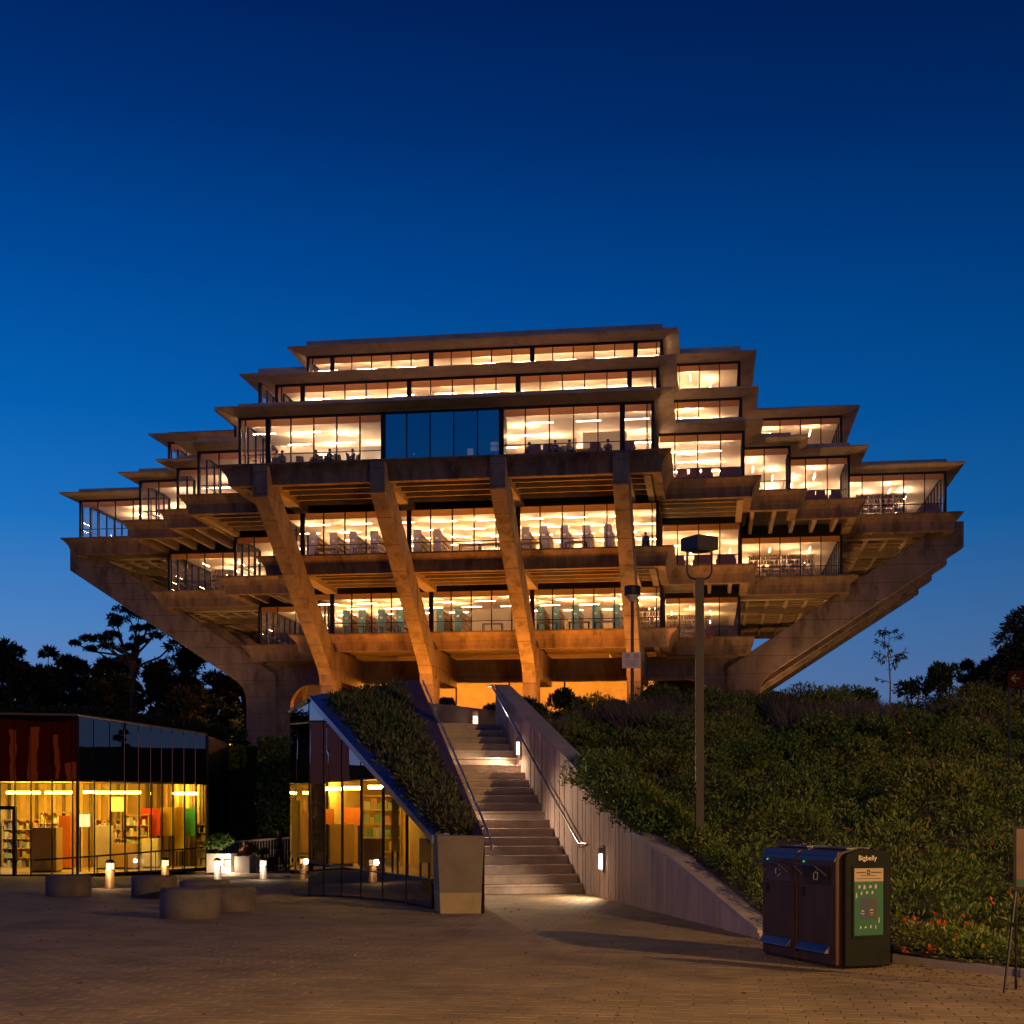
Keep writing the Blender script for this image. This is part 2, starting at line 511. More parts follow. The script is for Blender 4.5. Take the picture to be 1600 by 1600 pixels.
for k in range(4, 9):
    z0 = ZF[k] + .02; z1 = ZF[k] + GH - .03
    ol = outline(QS[k]); n = len(ol)
    for i in range(n):
        (xa, ya), (xb, yb) = ol[i], ol[(i + 1) % n]
        horiz = abs(ya - yb) < 1e-6
        front = horiz and xb > xa
        back = horiz and xb < xa
        if back and abs(xb - xa) < 3 * B: continue
        mb = MB()
        if horiz:
            cs = cuts(xa - LX, xb - LX)
            sgn = 1 if front else -1        # inward is +y for the front
            y = ya + .06 * sgn
            for j, c in enumerate(cs):
                on_grid = abs((c / B + .5) - round(c / B + .5)) < .02 and abs(c) < 1.6 * B
                w = .15 if on_grid else (.07 if j in (0, len(cs) - 1) else .033)
                d = .16 if on_grid else .07
                mb.box(LX + c - w, LX + c + w, y - .05, y + d, z0, z1)
            lo, hi = LX + cs[0], LX + cs[-1]
            for zz, hh in ((z0, .05), (z1 - .05, .05)):
                mb.box(lo, hi, y - .045, y + .045, zz, zz + hh)
            yr = y + .28 * sgn
            mb.box(lo + .1, hi - .1, yr - .02, yr + .02, z0 + .84, z0 + .89)
            fr = mb.build('window_wall', M['bronze'], lib)
            if front:
                for a, b in zip(cs, cs[1:]):
                    mid = (a + b) / 2
                    dark = k == 6 and abs(ya - (LY - 4.5 * B)) < .1 and abs(mid) < .5 * B
                    pane(fr, LX + a + .03, LX + b - .03, y, z0 + .04, z1 - .04, M['darkpane'] if dark else M['pane'])
                # blinds rolled up behind the head of the glass
                mb = MB().box(lo + .1, hi - .1, y + .22, y + .25, z1 - .42, z1 + .02); mb.build('roller_blind', M['shade'], fr)
            else:
                pane(fr, lo + .03, hi - .03, y, z0 + .04, z1 - .04, M['pane'])
        else:
            cs = cuts(ya - LY, yb - LY)
            sgn = -1 if yb > ya else 1
            x = xa + .06 * sgn
            for j, c in enumerate(cs):
                w = .07 if j in (0, len(cs) - 1) else .033
                if abs(xb - xa) < 1e-6 and abs((c / B + .5) - round(c / B + .5)) < .02 and abs(c) < 1.6 * B: w = .15
                mb.box(x - .05, x + .07, LY + c - w, LY + c + w, z0, z1)
            lo, hi = LY + cs[0], LY + cs[-1]
            for zz, hh in ((z0, .05), (z1 - .05, .05)):
                mb.box(x - .045, x + .045, lo, hi, zz, zz + hh)
            xr = x + .28 * sgn
            mb.box(xr - .02, xr + .02, lo + .1, hi - .1, z0 + .84, z0 + .89)
            fr = mb.build('window_wall', M['bronze'], lib)
            pane(fr, lo + .03, hi - .03, x, z0 + .04, z1 - .04, M['pane'], 'y')

# wall behind the coated bay
MB().box(LX - .49 * B, LX + .49 * B, LY - 4.5 * B + 2.5, LY - 4.5 * B + 2.6, Z6 + .03, Z6 + GH).build('screen_wall', M['bronze'], lib)
for s in (-1, 1):
    MB().box(LX + s * .49 * B - .05, LX + s * .49 * B + .05, LY - 4.5 * B + .4, LY - 4.5 * B + 2.49, Z6 + .03, Z6 + GH).build('screen_wall', M['bronze'], lib)
MB().box(LX - .48 * B, LX + .48 * B, LY - 4.5 * B + .4, LY - 4.5 * B + 2.49, Z6 + GH - .08, Z6 + GH - .01).build('screen_ceiling', M['bronze'], lib)
spot_glow = emit('lit_spot_glow', (1, .74, .46), 5)  # glowing panels added for the small bright spots in the coated panes
for x0, x1, z0, z1 in ((1.15, 1.5, .95, 1.35), (2.6, 3.0, 1.15, 1.7), (3.05, 3.4, 1.15, 1.7), (-2.3, -2.22, 1.1, 1.15)):
    MB().box(LX + x0, LX + x1, LY - 4.5 * B + 2.44, LY - 4.5 * B + 2.49, Z6 + z0, Z6 + z1).build('lit_spot', spot_glow, lib)

# --- ribs and girders under the plates
cube_me = {}
def rib(x0, x1, y0, y1, z0, z1, m, name='soffit_rib', taper=True):
    """a rib: own object, shared tapered unit mesh; taper narrows the underside"""
    ax = (x1 - x0) > (y1 - y0)
    key = (m.name, ax, taper)
    if key not in cube_me:
        t = .36 if taper else .5
        b = [(-.5, -.5), (.5, -.5), (.5, .5), (-.5, .5)]
        lo = [(x if ax else x / .5 * t, y / .5 * t if ax else y, -.5) for x, y in b]
        hi = [(x, y, .5) for x, y in b]
        mb = MB().hexa(lo, hi)
        me = bpy.data.meshes.new(name); me.from_pydata(mb.v, [], mb.f); me.materials.append(m)
        cube_me[key] = me
    o = bpy.data.objects.new(name, cube_me[key]); C.objects.link(o); o.parent = lib
    o.location = ((x0 + x1) / 2 - LX, (y0 + y1) / 2 - LY, (z0 + z1) / 2)
    o.scale = (x1 - x0, y1 - y0, z1 - z0)
    return o

def ext(q, c):
    r = [x for x, y in q if y >= c - 1e-6]
    return max(r) if r else 0
for k in (4, 5, 6):
    up = QS[k]; lo = QS[k - 1] if k > 4 else [(1.75, 1.75)]
    zb, zt = ZF[k] - 1.02, ZF[k] - .44
    step = .2
    R = up[0][1]
    XL = {6: 2.5, 5: 2.1, 4: 2.5}[k]             # lines run along the face up to here, teeth and waffles beyond
    c = 1.85
    while c < R - .08:
        a, b = ext(lo, c), min(ext(up, c), XL)
        y = LY - c * B
        if b > a + .1:
            if a < .01:
                rib(LX - b * B + .1, LX + b * B - .1, y - .14, y + .14, zb, zt, M['soffit'])
            else:
                rib(LX + a * B + .06, LX + b * B - .1, y - .13, y + .13, zb + .008, zt, M['soffit'])
                rib(LX - b * B + .1, LX - a * B - .06, y - .13, y + .13, zb + .008, zt, M['soffit'])
        c += step
    c = XL + .1
    while c < up[-1][0] - .08:
        a, b = ext(lo, c), ext(up, c)          # by symmetry the same in y
        if b > a + .1:
            for s in (-1, 1):
                x = LX + s * c * B
                ya, yb = LY - b * B + .1, LY - a * B - .06
                if a < .01: yb = LY + 1.7 * B
                rib(x - .17, x + .17, ya, yb, zb - .008, zt, M['soffit'])
        c += step
    if k > 4:
        for i in range(16):                      # waffle ribs across the wings
            c = 1.65 - .2 * i
            a, b = lo[0][1], up[-1][0]
            y = LY - c * B
            for s in (-1, 1):
                rib(LX + min(s * a * B + s * .06, s * b * B - s * .1), LX + max(s * a * B + s * .06, s * b * B - s * .1), y - .16, y + .16, zb + .012, zt, M['soffit'])
        for s in (-1, 1):                        # beam that ends the run of lines
            x = LX + s * XL * B - s * .2
            a, b = ext(lo, XL), ext(up, XL)
            rib(x - .2, x + .2, LY - b * B + .1, LY - a * B - .06, ZF[k] - 1.27, zt, M['soffit'], 'girder', False)
    # girders on the bent lines
    for g in (-1.5, -.5, .5, 1.5):
        x = LX + g * B
        rib(x - .42, x + .42, LY - R * B + .1, LY - lo[0][1] * B - .06, ZF[k] - 1.3, zt, M['soffit'], 'girder', False)
        y = LY + g * B
        if g < 0:
            for s in (-1, 1):
                a, b = lo[0][1] * B + .06, R * B - .1
                rib(LX + min(s * a, s * b), LX + max(s * a, s * b), y - .42, y + .42, ZF[k] - 1.3, zt, M['soffit'], 'girder', False)
    # edge girders at the ends of the middle section
    for s in (-1, 1):
        x = LX + s * 1.70 * B
        rib(x - .2, x + .2, LY - R * B + .1, LY - (R - 1) * B - .06, ZF[k] - 1.27, zt, M['soffit'], 'girder', False)

# --- slanting bents
R0 = 34.25
SL = .652
low = lambda r: 20.65 - (R0 - r) * SL
prof = [(R0, 22.52), (R0, 20.65), (20.5, low(20.5)), (20.0, low(20.5) - .5), (19.75, low(20.5) - 1.2), (19.7, low(20.5) - 2.0), (19.7, 1.0), (17.3, 1.0), (17.3, low(17.3) + 2.2), (32.9, 22.15), (33.0, 22.52)]
def bent(g, side):
    mb = MB(); hw = .47
    vs = []
    pr_ = prof if side in 's' else [(a, b) for a, b in prof[:8]] + [(17.3, low(17.3) + 2.55), (32.2, 22.05), (33.0, 22.52)]
    for s in (-hw, hw):
        for r, z in pr_:
            if side == 's': p = (LX + g + s, LY - r, z)
            elif side == 'n': p = (LX + g + s, LY + r, z)
            elif side == 'e': p = (LX + r, LY + g + s, z)
            else: p = (LX - r, LY + g + s, z)
            vs.append(p)
    n = len(prof)
    mb.add(vs, [tuple(range(n)), tuple(range(2 * n - 1, n - 1, -1))] + [(i, n + i, n + (i + 1) % n, (i + 1) % n) for i in range(n)])
    o = mb.build('slanting_bent', M['concrete'], lib)
    bv = o.modifiers.new('bevel', 'BEVEL'); bv.width = .05; bv.segments = 2; bv.limit_method = 'ANGLE'
for g in (-1.5, -.5, .5, 1.5):
    for side in 'sew' + ('n' if abs(g) > 1 else ''):
        bent(g * B, side)

# --- portal beams and walls between the legs, arched at the ends
def portal(y, t, zc=11.35, name='portal_wall'):
    ri, ro = 13.6, 19.45
    pts = [(-ro, 13.05), (-ro, 1.0), (-16.2, 1.0)]
    for a in range(0, 7):
        th = PI - a * PI / 12
        pts.append((-16.2 + 1.7 + 1.7 * math.cos(th), zc - 1.7 + 1.7 * math.sin(th)))
    pts += [(-x, z) for x, z in reversed(pts)]
    n = len(pts)
    mb = MB().add([(LX + x, y - t, z) for x, z in pts] + [(LX + x, y + t, z) for x, z in pts],
                  [tuple(range(n)), tuple(range(2 * n - 1, n - 1, -1))] + [(i, n + i, n + (i + 1) % n, (i + 1) % n) for i in range(n)])
    mb.build(name, M['concrete'], lib)
portal(LY - 1.5 * B + .1, .40)
portal(LY + 1.5 * B, .40)
for g in (-1.5, -.5, .5, 1.5):
    x = LX + g * B
    rib(x - .6, x + .6, LY - 19.0, LY - 1.5 * B - .2, 10.9, 13.02, M['concrete'], 'haunch_beam', False)
# lit entrance wall at forum level, board marked, with a doorway
yb = LY - .55 * B
ent = MB()
for x0, x1 in ((-1.6, -.62), (-.6, -.02), (0, .6), (.62, 1.30), (1.42, 1.6)):
    ent.box(LX + x0 * B, LX + x1 * B, yb, yb + .3, 3.5, 12.9)
ent.build('entrance_wall', mat('board_marked_wall', (.45, .40, .34), .85, var=.15, scale=1.5, boards=('Z', 3.2, .25), bump=.3, bscale=8), lib)
MB().box(LX + 1.31 * B, LX + 1.41 * B, yb + .1, yb + .2, 3.5, 10.2).build('entrance_door', M['bronze'], lib)

# --- ceiling light fittings
fit = {}
def fitting(k, along):
    key = (k, along)
    if key not in fit:
        mb = MB()
        a, b = (.72, .012) if along == 'x' else (.012, .72)
        mb.box(-a, a, -b, b, -.012, .012)
        me = bpy.data.meshes.new('light_fitting'); me.from_pydata(mb.v, [], mb.f); me.materials.append(M['strip%d' % k]); me.materials.append(M['tray%d' % k]); fit[key] = me
        for p in me.polygons: p.material_index = 0 if p.normal.z > .5 else 1
    return fit[key]
nlights = 0
for k in range(4, 9):
    q = QS[k]; z = ZF[k] + GH - .62
    rest = MB()
    sx, sy = 2 * unit, 2.7
    row = 0
    y = -q[0][1] * B + 1.3
    while y < 2.0:
        row += 1
        x = -q[-1][0] * B + (.8 if row % 2 else .8 + unit)
        while x < q[-1][0] * B - .6:
            inside = any(abs(x) < a * B - .9 and abs(y) < b * B - .7 for a, b in q)
            if k == 6 and abs(x) < .56 * B and y < -q[0][1] * B + 3.5: inside = False
            if inside and random.random() < .9 and not (abs(x) < h + .6 and abs(y) < h + .6):
                fy = ext([(b, a) for a, b in q], abs(x) / B) * B        # front face at this x
                depth = y + fy
                along = 'x' if abs(y) > abs(x) * .95 else 'y'
                if depth < 9.5 and (not (k == 6 and abs(x) < .5 * B)):
                    o = bpy.data.objects.new('light_fitting', fitting(k, along)); C.objects.link(o); o.parent = lib
                    o.location = (x, y, z)
                    nlights += 1
                else:
                    a, b = (.72, .012) if along == 'x' else (.012, .72)
                    rest.box(LX + x - a, LX + x + a, LY + y - b, LY + y + b, z - .012, z + .012)
            x += sx
        y += sy
    ro = rest.build('inner_light_fittings', M['strip%d' % k], lib); tag(ro, None, kind='stuff')
    ro.data.materials.append(M['tray%d' % k])
    for p in ro.data.polygons: p.material_index = 0 if p.normal.z > .5 else 1

# --- partitions on the widest storey, washed with light
zc = Z6
wash = emit('wall_washer_glow', (1, .82, .58), 26)
for (x0, x1, y) in ((-1.15, -.56, -3.72), (.60, 1.05, -3.72), (1.12, 1.5, -3.9), (-1.72, -1.35, -3.6)):
    MB().box(LX + x0 * B, LX + x1 * B, LY + y * B, LY + y * B + .15, zc + .03, zc + 2.6).build('partition', M['plaster'], lib)
for x in (-1.28, -.95, -.68, .72, 1.22):
    p = (LX + x * B, LY - 3.78 * B, zc + 1.5)
    MB().lathe([(0.02, p[2] - .12), (.11, p[2] - .06), (.13, p[2] + .08), (.0001, p[2] + .10)], p[0], p[1], 12).build('wall_washer', wash, lib)

# --- floodlights that wash the concrete from the terrace
def flood(px, d, z, target, w, col, label, size=.5):
    x, y, _ = U(px, 1000, d)
    t = thing('flood_light', label, 'flood light', (x, y, z), 0, 'flood lights on the library terrace')
    MB().box(-.25, .25, -.14, .14, .18, .5).build('housing', M['bronze'], t, True)
    MB().box(-.04, .04, -.04, .04, 0, .2).build('stand', M['bronze'], t, True)
    lamp('flood_lamp', 'SPOT', (x, y, z + .6), col, w, size, target, math.radians(120), t)
TZ = 4.4

# ================================================================== ground, plaza, terrace, hillside
M['soil'] = mat('soil', (.045, .035, .025), .95, var=.4, scale=2, bump=.5, bscale=12)
M['grassland'] = mat('dark_ground', (.03, .032, .02), .95, var=.4, scale=.4)
M['paver'] = mat('paver', (.23, .172, .095), .75, var=.3, scale=1.2, island=.09, stain=((.10, .075, .05), .45, .7), bump=.15, bscale=60)
M['joint'] = mat('paving_sand', (.11, .075, .046), .95, var=.3, scale=20)
M['step'] = mat('step_concrete', (.43, .345, .295), .8, var=.24, scale=2.2, stain=((.25, .20, .165), 1.3, .6), bump=.25, bscale=30)
M['wallc'] = mat('board_formed_concrete', (.42, .325, .295), .85, var=.26, scale=1.2, stain=((.24, .19, .175), 1.1, .6), bump=.3, bscale=16, stretch=(1, 1, .35), island=.07)
M['coping'] = mat('coping_concrete', (.33, .29, .29), .75, var=.2, scale=2, bump=.2, bscale=20)

g = MB(); g.add([(-1500, -900, -3.5), (1500, -900, -3.5), (1500, 2500, -3.5), (-1500, 2500, -3.5)], [(0, 1, 2, 3)])
tag(g.build('ground', M['grassland']), None, kind='structure')

def sstep(a, b, x):
    t = max(0, min(1, (x - a) / (b - a)))
    return t * t * (3 - 2 * t)
def plaza_z(x, y):
    return -.027 * max(0, y - 19.5) * sstep(-4.6, -9.5, x) if x < -4.6 else 0.0

pl = MB()
xs = np.linspace(-48, 14, 63); ys = np.linspace(-14, 66, 81)
vs = [(x, y, plaza_z(x, y) - .035) for y in ys for x in xs]
nx = len(xs)
pl.add(vs, [(j * nx + i, j * nx + i + 1, (j + 1) * nx + i + 1, (j + 1) * nx + i) for j in range(len(ys) - 1) for i in range(nx - 1)])
plaza = tag(pl.build('plaza_paving', M['joint']), None, kind='structure')

# ---- terrace round the library
ter = MB()
ter.prism([(-70, 66), (-16, 66), (-10.2, 40.6), (75, 40.6), (75, 200), (-70, 200)], -3.4, TZ)
tag(ter.build('terrace', M['joint']), None, kind='structure')

# ---- stair
P1 = (1.41, 27.4)
AX = (-.2537, .9673)
TD = (.9673, .2537)
RISE, RUN, NST = .179, .34, 21
def left_edge(d): return -.437 - .1535 * (d - 21.95)
stair = thing('concrete_staircase', 'straight flight of pale concrete steps climbing between two sloping walls', 'staircase', (*W(.5, 27.5), 0))
for kk in range(NST):
    a = (P1[0] + AX[0] * RUN * kk, P1[1] + AX[1] * RUN * kk)
    # walk from the right edge along the tread to the left wall
    s = 0
    while a[0] - TD[0] * s > left_edge(a[1] - TD[1] * s) - .12 and s < 4: s += .02
    b = (a[0] - TD[0] * s, a[1] - TD[1] * s)
    e = RUN + .16
    a2 = (a[0] + AX[0] * e, a[1] + AX[1] * e); b2 = (b[0] + AX[0] * e, b[1] + AX[1] * e)
    z0, z1 = RISE * kk - .03, RISE * (kk + 1)
    pts = [W(*b), W(*a), W(*a2), W(*b2)]
    st = MB().hexa([(x, y, z0) for x, y in pts], [(x, y, z1 - .045) for x, y in pts])
    n_ = .025
    pn = [W(b[0] - AX[0] * n_, b[1] - AX[1] * n_), W(a[0] - AX[0] * n_, a[1] - AX[1] * n_), pts[2], pts[3]]
    st.hexa([(x, y, z1 - .0449) for x, y in pn], [(x, y, z1) for x, y in pn])
    o = st.build('step', M['step'], stair)
    bv = o.modifiers.new('bevel', 'BEVEL'); bv.width = .008; bv.segments = 2
STOP = RISE * NST
topR = (P1[0] + AX[0] * RUN * NST, P1[1] + AX[1] * RUN * NST)
ld = [W(-4.2, 32.5), W(topR[0] + .3, topR[1] + .05), W(topR[0] + .8, 38.6), W(-5.2, 38.6)]
tag(MB().prism(ld, 2.6, STOP - .006).build('stair_landing', M['step']), None, kind='structure')

# low wall closing the landing
lw = MB(); a0, a1 = U(655, 0, 36.6), U(776, 0, 37.2)
dx, dy = a1[0] - a0[0], a1[1] - a0[1]; ln = math.hypot(dx, dy); nx_, ny_ = -dy / ln * .3, dx / ln * .3
lw.hexa([(a0[0], a0[1], 3.0), (a1[0], a1[1], 3.0), (a1[0] + nx_, a1[1] + ny_, 3.0), (a0[0] + nx_, a0[1] + ny_, 3.0)],
        [(a0[0], a0[1], 4.52), (a1[0], a1[1], 4.32), (a1[0] + nx_, a1[1] + ny_, 4.32), (a0[0] + nx_, a0[1] + ny_, 4.52)])
tag(lw.build('landing_wall', mat('dark_wall_paint', (.06, .045, .055), .8, var=.25, scale=2)), 'low dark wall closing off the landing at the top of the steps', 'wall')

# ---- right-hand stair wall and the retaining wall that runs on to the bins
def wall_run(pts, th, mb, cap, board=.115):
    """pts: (xc, d, z_bottom, z_top) along the visible face; thickness th away from the viewer's left side"""
    for (x0, d0, b0, t0), (x1, d1, b1, t1) in zip(pts, pts[1:]):
        L_ = math.hypot(x1 - x0, d1 - d0); nb = max(1, int(L_ / board))
        nx, nd = -(d1 - d0) / L_, (x1 - x0) / L_
        if nx < 0: nx, nd = -nx, -nd
        for i in range(nb):
            u0, u1 = i / nb, (i + 1) / nb
            pr = random.choice((0, .003, .007, .012))
            gap = .004 / L_
            q = []
            for u, z in ((u0 + gap, 0), (u1 - gap, 0)):
                x, d = x0 + (x1 - x0) * u, d0 + (d1 - d0) * u
                q.append((W(x - nx * pr, d - nd * pr), W(x + nx * th, d + nd * th), b0 + (b1 - b0) * u, t0 + (t1 - t0) * u))
            (fa, ba, za, ta), (fb, bb, zb, tb) = q
            mb.hexa([(*fa, za), (*fb, zb), (*bb, zb), (*ba, za)], [(*fa, ta), (*fb, tb), (*bb, tb), (*ba, ta)])
        f0, f1 = W(x0 - nx * .03, d0 - nd * .03), W(x1 - nx * .03, d1 - nd * .03)
        g0, g1 = W(x0 + nx * (th + .02), d0 + nd * (th + .02)), W(x1 + nx * (th + .02), d1 + nd * (th + .02))
        cap.hexa([(*f0, t0 + .002), (*f1, t1 + .002), (*g1, t1 + .002), (*g0, t0 + .002)], [(*f0, t0 + .06), (*f1, t1 + .06), (*g1, t1 + .06), (*g0, t0 + .06)])
sw = thing('stair_wall', 'tall pale board-formed concrete wall with handrail climbing beside the steps', 'wall', (*W(1.4, 27.4), 0))
mb, cap = MB(), MB()
wall_run([(P1[0], P1[1], -.05, 2.30), (topR[0], topR[1], -.05, 4.70)], .34, mb, cap)
mb.build('wall_face', M['wallc'], sw); cap.build('coping', M['coping'], sw)
rw = thing('retaining_wall', 'low concrete retaining wall stepping down from the stair towards the bins', 'wall', (*W(2.4, 22), 0))
mb, cap = MB(), MB()
wp = lambda s: (1.41 + 1.75 * s, 27.4 - 9.8 * s)
wall_run([(*wp(0.0), -.05, 2.28), (*wp(.2), -.05, 1.66), (*wp(.384), -.05, 1.22), (*wp(.613), -.05, .86), (*wp(.8), -.05, .48), (*wp(.9), -.05, .27), (*wp(1.0), -.05, .07)], .30, mb, cap)
mb.build('wall_face', M['wallc'], rw); cap.build('coping', M['coping'], rw)

# handrails
M['rail'] = mat('brushed_steel', (.42, .42, .44), .32, metal=.9, var=.1)
hr = thing('stair_handrail', 'brushed steel handrail fixed to the tall pale stair wall', 'handrail', (*W(1.3, 27.4), .9))
off = lambda xc, d: (xc - .10 * .967, d - .10 * .254)
pa, pb = off(P1[0] - AX[0] * .05, P1[1] + -.05), off(topR[0], topR[1])
r0 = (*W(*pa), .98); r1 = (*W(*pb), STOP + .98)
ext0 = off(P1[0] + .15, P1[1] - .45)
mb = MB().path([(*W(*ext0), .98), r0, r1, (*W(pb[0] - .1, pb[1] + .35), STOP + .98)], .026, 10); mb.build('rail', M['rail'], hr, smooth=False)
for u in (0.0, .25, .5, .75, .98):
    q = [r0[i] + (r1[i] - r0[i]) * u for i in range(3)]
    wx, wy = W(.10, .03)[0] - W(0, 0)[0], W(.10, .03)[1]
    MB().path([(q[0], q[1], q[2]), (q[0], q[1], q[2] - .07), (q[0] + wx, q[1] + wy, q[2] - .07)], .011, 6).build('bracket', M['rail'], hr)

# ---- hillside
def hill_z(x, y):
    z = .22 + (y - 18) * .192
    z = min(z, 4.25 + .02 * (y - 38))
    if y < 18: z = .22 * sstep(11, 18, y)
    z += max(0, x - 6) * .045 * sstep(16, 34, y)
    z += .12 * math.sin(x * .9 + 1.3) * math.sin(y * .7) * sstep(17, 24, y)
    return z
HB = [W(topR[0] + .25, topR[1]), W(P1[0] + .30, P1[1] + .05), W(1.72 + .175, 27.4 - .98), W(*[c + .25 for c in wp(.55)]), W(wp(1.0)[0] + .25, wp(1.0)[1] + .1), W(3.75, 16.0), W(4.25, 14.9), W(5.1, 13.5), W(7.5, 12.0), W(14, 10.0), W(26, 8)]
def in_hill(x, y):
    if y > 41.5: return False
    for (ax, ay), (bx, by) in zip(HB, HB[1:]):
        pass
    # boundary: for this y, x must be right of the chain
    xb = None
    for (ax, ay), (bx, by) in zip(HB, HB[1:]):
        lo, hi = min(ay, by), max(ay, by)
        if lo <= y <= hi and hi > lo:
            u = (y - ay) / (by - ay)
            v = ax + (bx - ax) * u
            xb = v if xb is None else max(xb, v)
    if xb is None:
        return y > HB[0][1] and x > HB[0][0]
    return x > xb
hl = MB(); cell = .5
idx = {}
xs = np.arange(-6.5, 46, cell); ys = np.arange(7, 42, cell)
def snap(x, y):
    return (x, y, hill_z(x, y) - .03)
for ix, x in enumerate(xs):
    for iy, y in enumerate(ys):
        if all(in_hill(a, b) for a, b in ((x, y), (x + cell, y), (x, y + cell), (x + cell, y + cell))):
            q = []
            for a, b in ((ix, iy), (ix + 1, iy), (ix + 1, iy + 1), (ix, iy + 1)):
                if (a, b) not in idx:
                    idx[(a, b)] = len(hl.v); hl.v.append(snap(-6.5 + a * cell, 7 + b * cell))
                q.append(idx[(a, b)])
            hl.f.append(tuple(q))
hill = tag(hl.build('hillside', M['soil'], smooth=True), None, kind='structure')
# strip of soil filling the gap between the cells and the walls / paving edge
fl = MB()
for (ax, ay), (bx, by) in zip(HB, HB[1:]):
    for i in range(12):
        u0, u1 = i / 12, (i + 1) / 12
        p, q = (ax + (bx - ax) * u0, ay + (by - ay) * u0), (ax + (bx - ax) * u1, ay + (by - ay) * u1)
        ex, ey = .75, .45
        zz = lambda t, e=0: hill_z(t[0] + e, t[1] + e * .6) - .05
        fl.add([(p[0], p[1], zz(p)), (q[0], q[1], zz(q)), (q[0] + ex, q[1] + ey, hill_z(q[0] + ex, q[1] + ey) - .06), (p[0] + ex, p[1] + ey, hill_z(p[0] + ex, p[1] + ey) - .06)], [(0, 1, 2, 3)])
tag(fl.build('planting_soil_edge', M['soil'], hill, True), None)
# edging kerb along the paving, from the wall's end past the bins
kb = MB()
for (ax, ay), (bx, by) in list(zip(HB, HB[1:]))[4:]:
    L_ = math.hypot(bx - ax, by - ay); n_ = max(1, int(L_ / .9))
    for i in range(n_):
        u0, u1 = i / n_ + .004, (i + 1) / n_ - .004
        p, q = (ax + (bx - ax) * u0, ay + (by - ay) * u0), (ax + (bx - ax) * u1, ay + (by - ay) * u1)
        nx, ny = -(by - ay) / L_ * .1, (bx - ax) / L_ * .1
        kb.hexa([(p[0], p[1], -.03), (q[0], q[1], -.03), (q[0] + nx, q[1] + ny, -.03), (p[0] + nx, p[1] + ny, -.03)],
                [(p[0], p[1], .07), (q[0], q[1], .07), (q[0] + nx, q[1] + ny, .07), (p[0] + nx, p[1] + ny, .07)])
tag(kb.build('kerb', M['coping']), None, kind='structure')

# ---- pavers
PW, PD = .30, .155
near, far = [], MB()
pav_all = []
for j in range(int(9.0 / PD), int(46 / PD)):
    y = (j + .5) * PD
    off = (j % 2) * PW / 2
    for i in range(int(-26 / PW), int(9 / PW)):
        x = i * PW + off
        xc, d = x * CA + y * SA, -x * SA + y * CA
        if d < 9.5: continue
        px = 800 + FPX * xc / d
        if px < -60 or px > 1660: continue
        if d > 33 and x > -4: continue
        if x > -4.2 and d > 28.6: continue
        if in_hill(x, y) or in_hill(x + .15, y): continue
        pav_all.append((d, x, y, px, HOR + FPX * EYE / d))
pav_all.sort()
seen = [p for p in pav_all if 5 < p[3] < 1595 and p[4] < 1598]
own = set((p[1], p[2]) for p in seen[:300])
w, dd, c, hh = PW / 2 - .004, PD / 2 - .004, .003, .035
def paver_shape(x, y, z, k=1.0):
    return ([(x - w, y - dd, z - hh), (x + w, y - dd, z - hh), (x + w, y + dd, z - hh), (x - w, y + dd, z - hh),
             (x - w, y - dd, z - c), (x + w, y - dd, z - c), (x + w, y + dd, z - c), (x - w, y + dd, z - c),
             (x - w + c, y - dd + c, z), (x + w - c, y - dd + c, z), (x + w - c, y + dd - c, z), (x - w + c, y + dd - c, z)],
            [(8, 9, 10, 11), (4, 5, 9, 8), (5, 6, 10, 9), (6, 7, 11, 10), (7, 4, 8, 11), (0, 1, 5, 4), (1, 2, 6, 5), (2, 3, 7, 6), (3, 0, 4, 7)])
pv, pf = paver_shape(0, 0, 0)
paver_me = bpy.data.meshes.new('paver'); paver_me.from_pydata(pv, [], pf); paver_me.materials.append(M['paver'])
V, Fc = [], []
for d, x, y, px, py in pav_all:
    z = plaza_z(x, y) + random.uniform(-.0012, .0012)
    if (x, y) in own:
        o = bpy.data.objects.new('paver', paver_me); C.objects.link(o); o.parent = plaza
        o.location = (x, y, z); o.rotation_euler = (random.gauss(0, .0015), random.gauss(0, .0015), random.gauss(0, .003))
    else:
        n = len(V)
        if d < 20:
            a, b = paver_shape(x, y, z)
            V += a; Fc += [tuple(i + n for i in f) for f in b]
        else:
            V += [(x - w, y - dd, z - .012), (x + w, y - dd, z - .012), (x + w, y + dd, z - .012), (x - w, y + dd, z - .012),
                  (x - w + c, y - dd + c, z), (x + w - c, y - dd + c, z), (x + w - c, y + dd - c, z), (x - w + c, y + dd - c, z)]
            Fc += [(n + 4, n + 5, n + 6, n + 7), (n, n + 1, n + 5, n + 4), (n + 1, n + 2, n + 6, n + 5), (n + 2, n + 3, n + 7, n + 6), (n + 3, n, n + 4, n + 7)]
me = bpy.data.meshes.new('paver_field'); me.from_pydata(V, [], Fc); me.update()
tag(link('paver_field', me, M['paver'], plaza, True), None, kind='stuff')


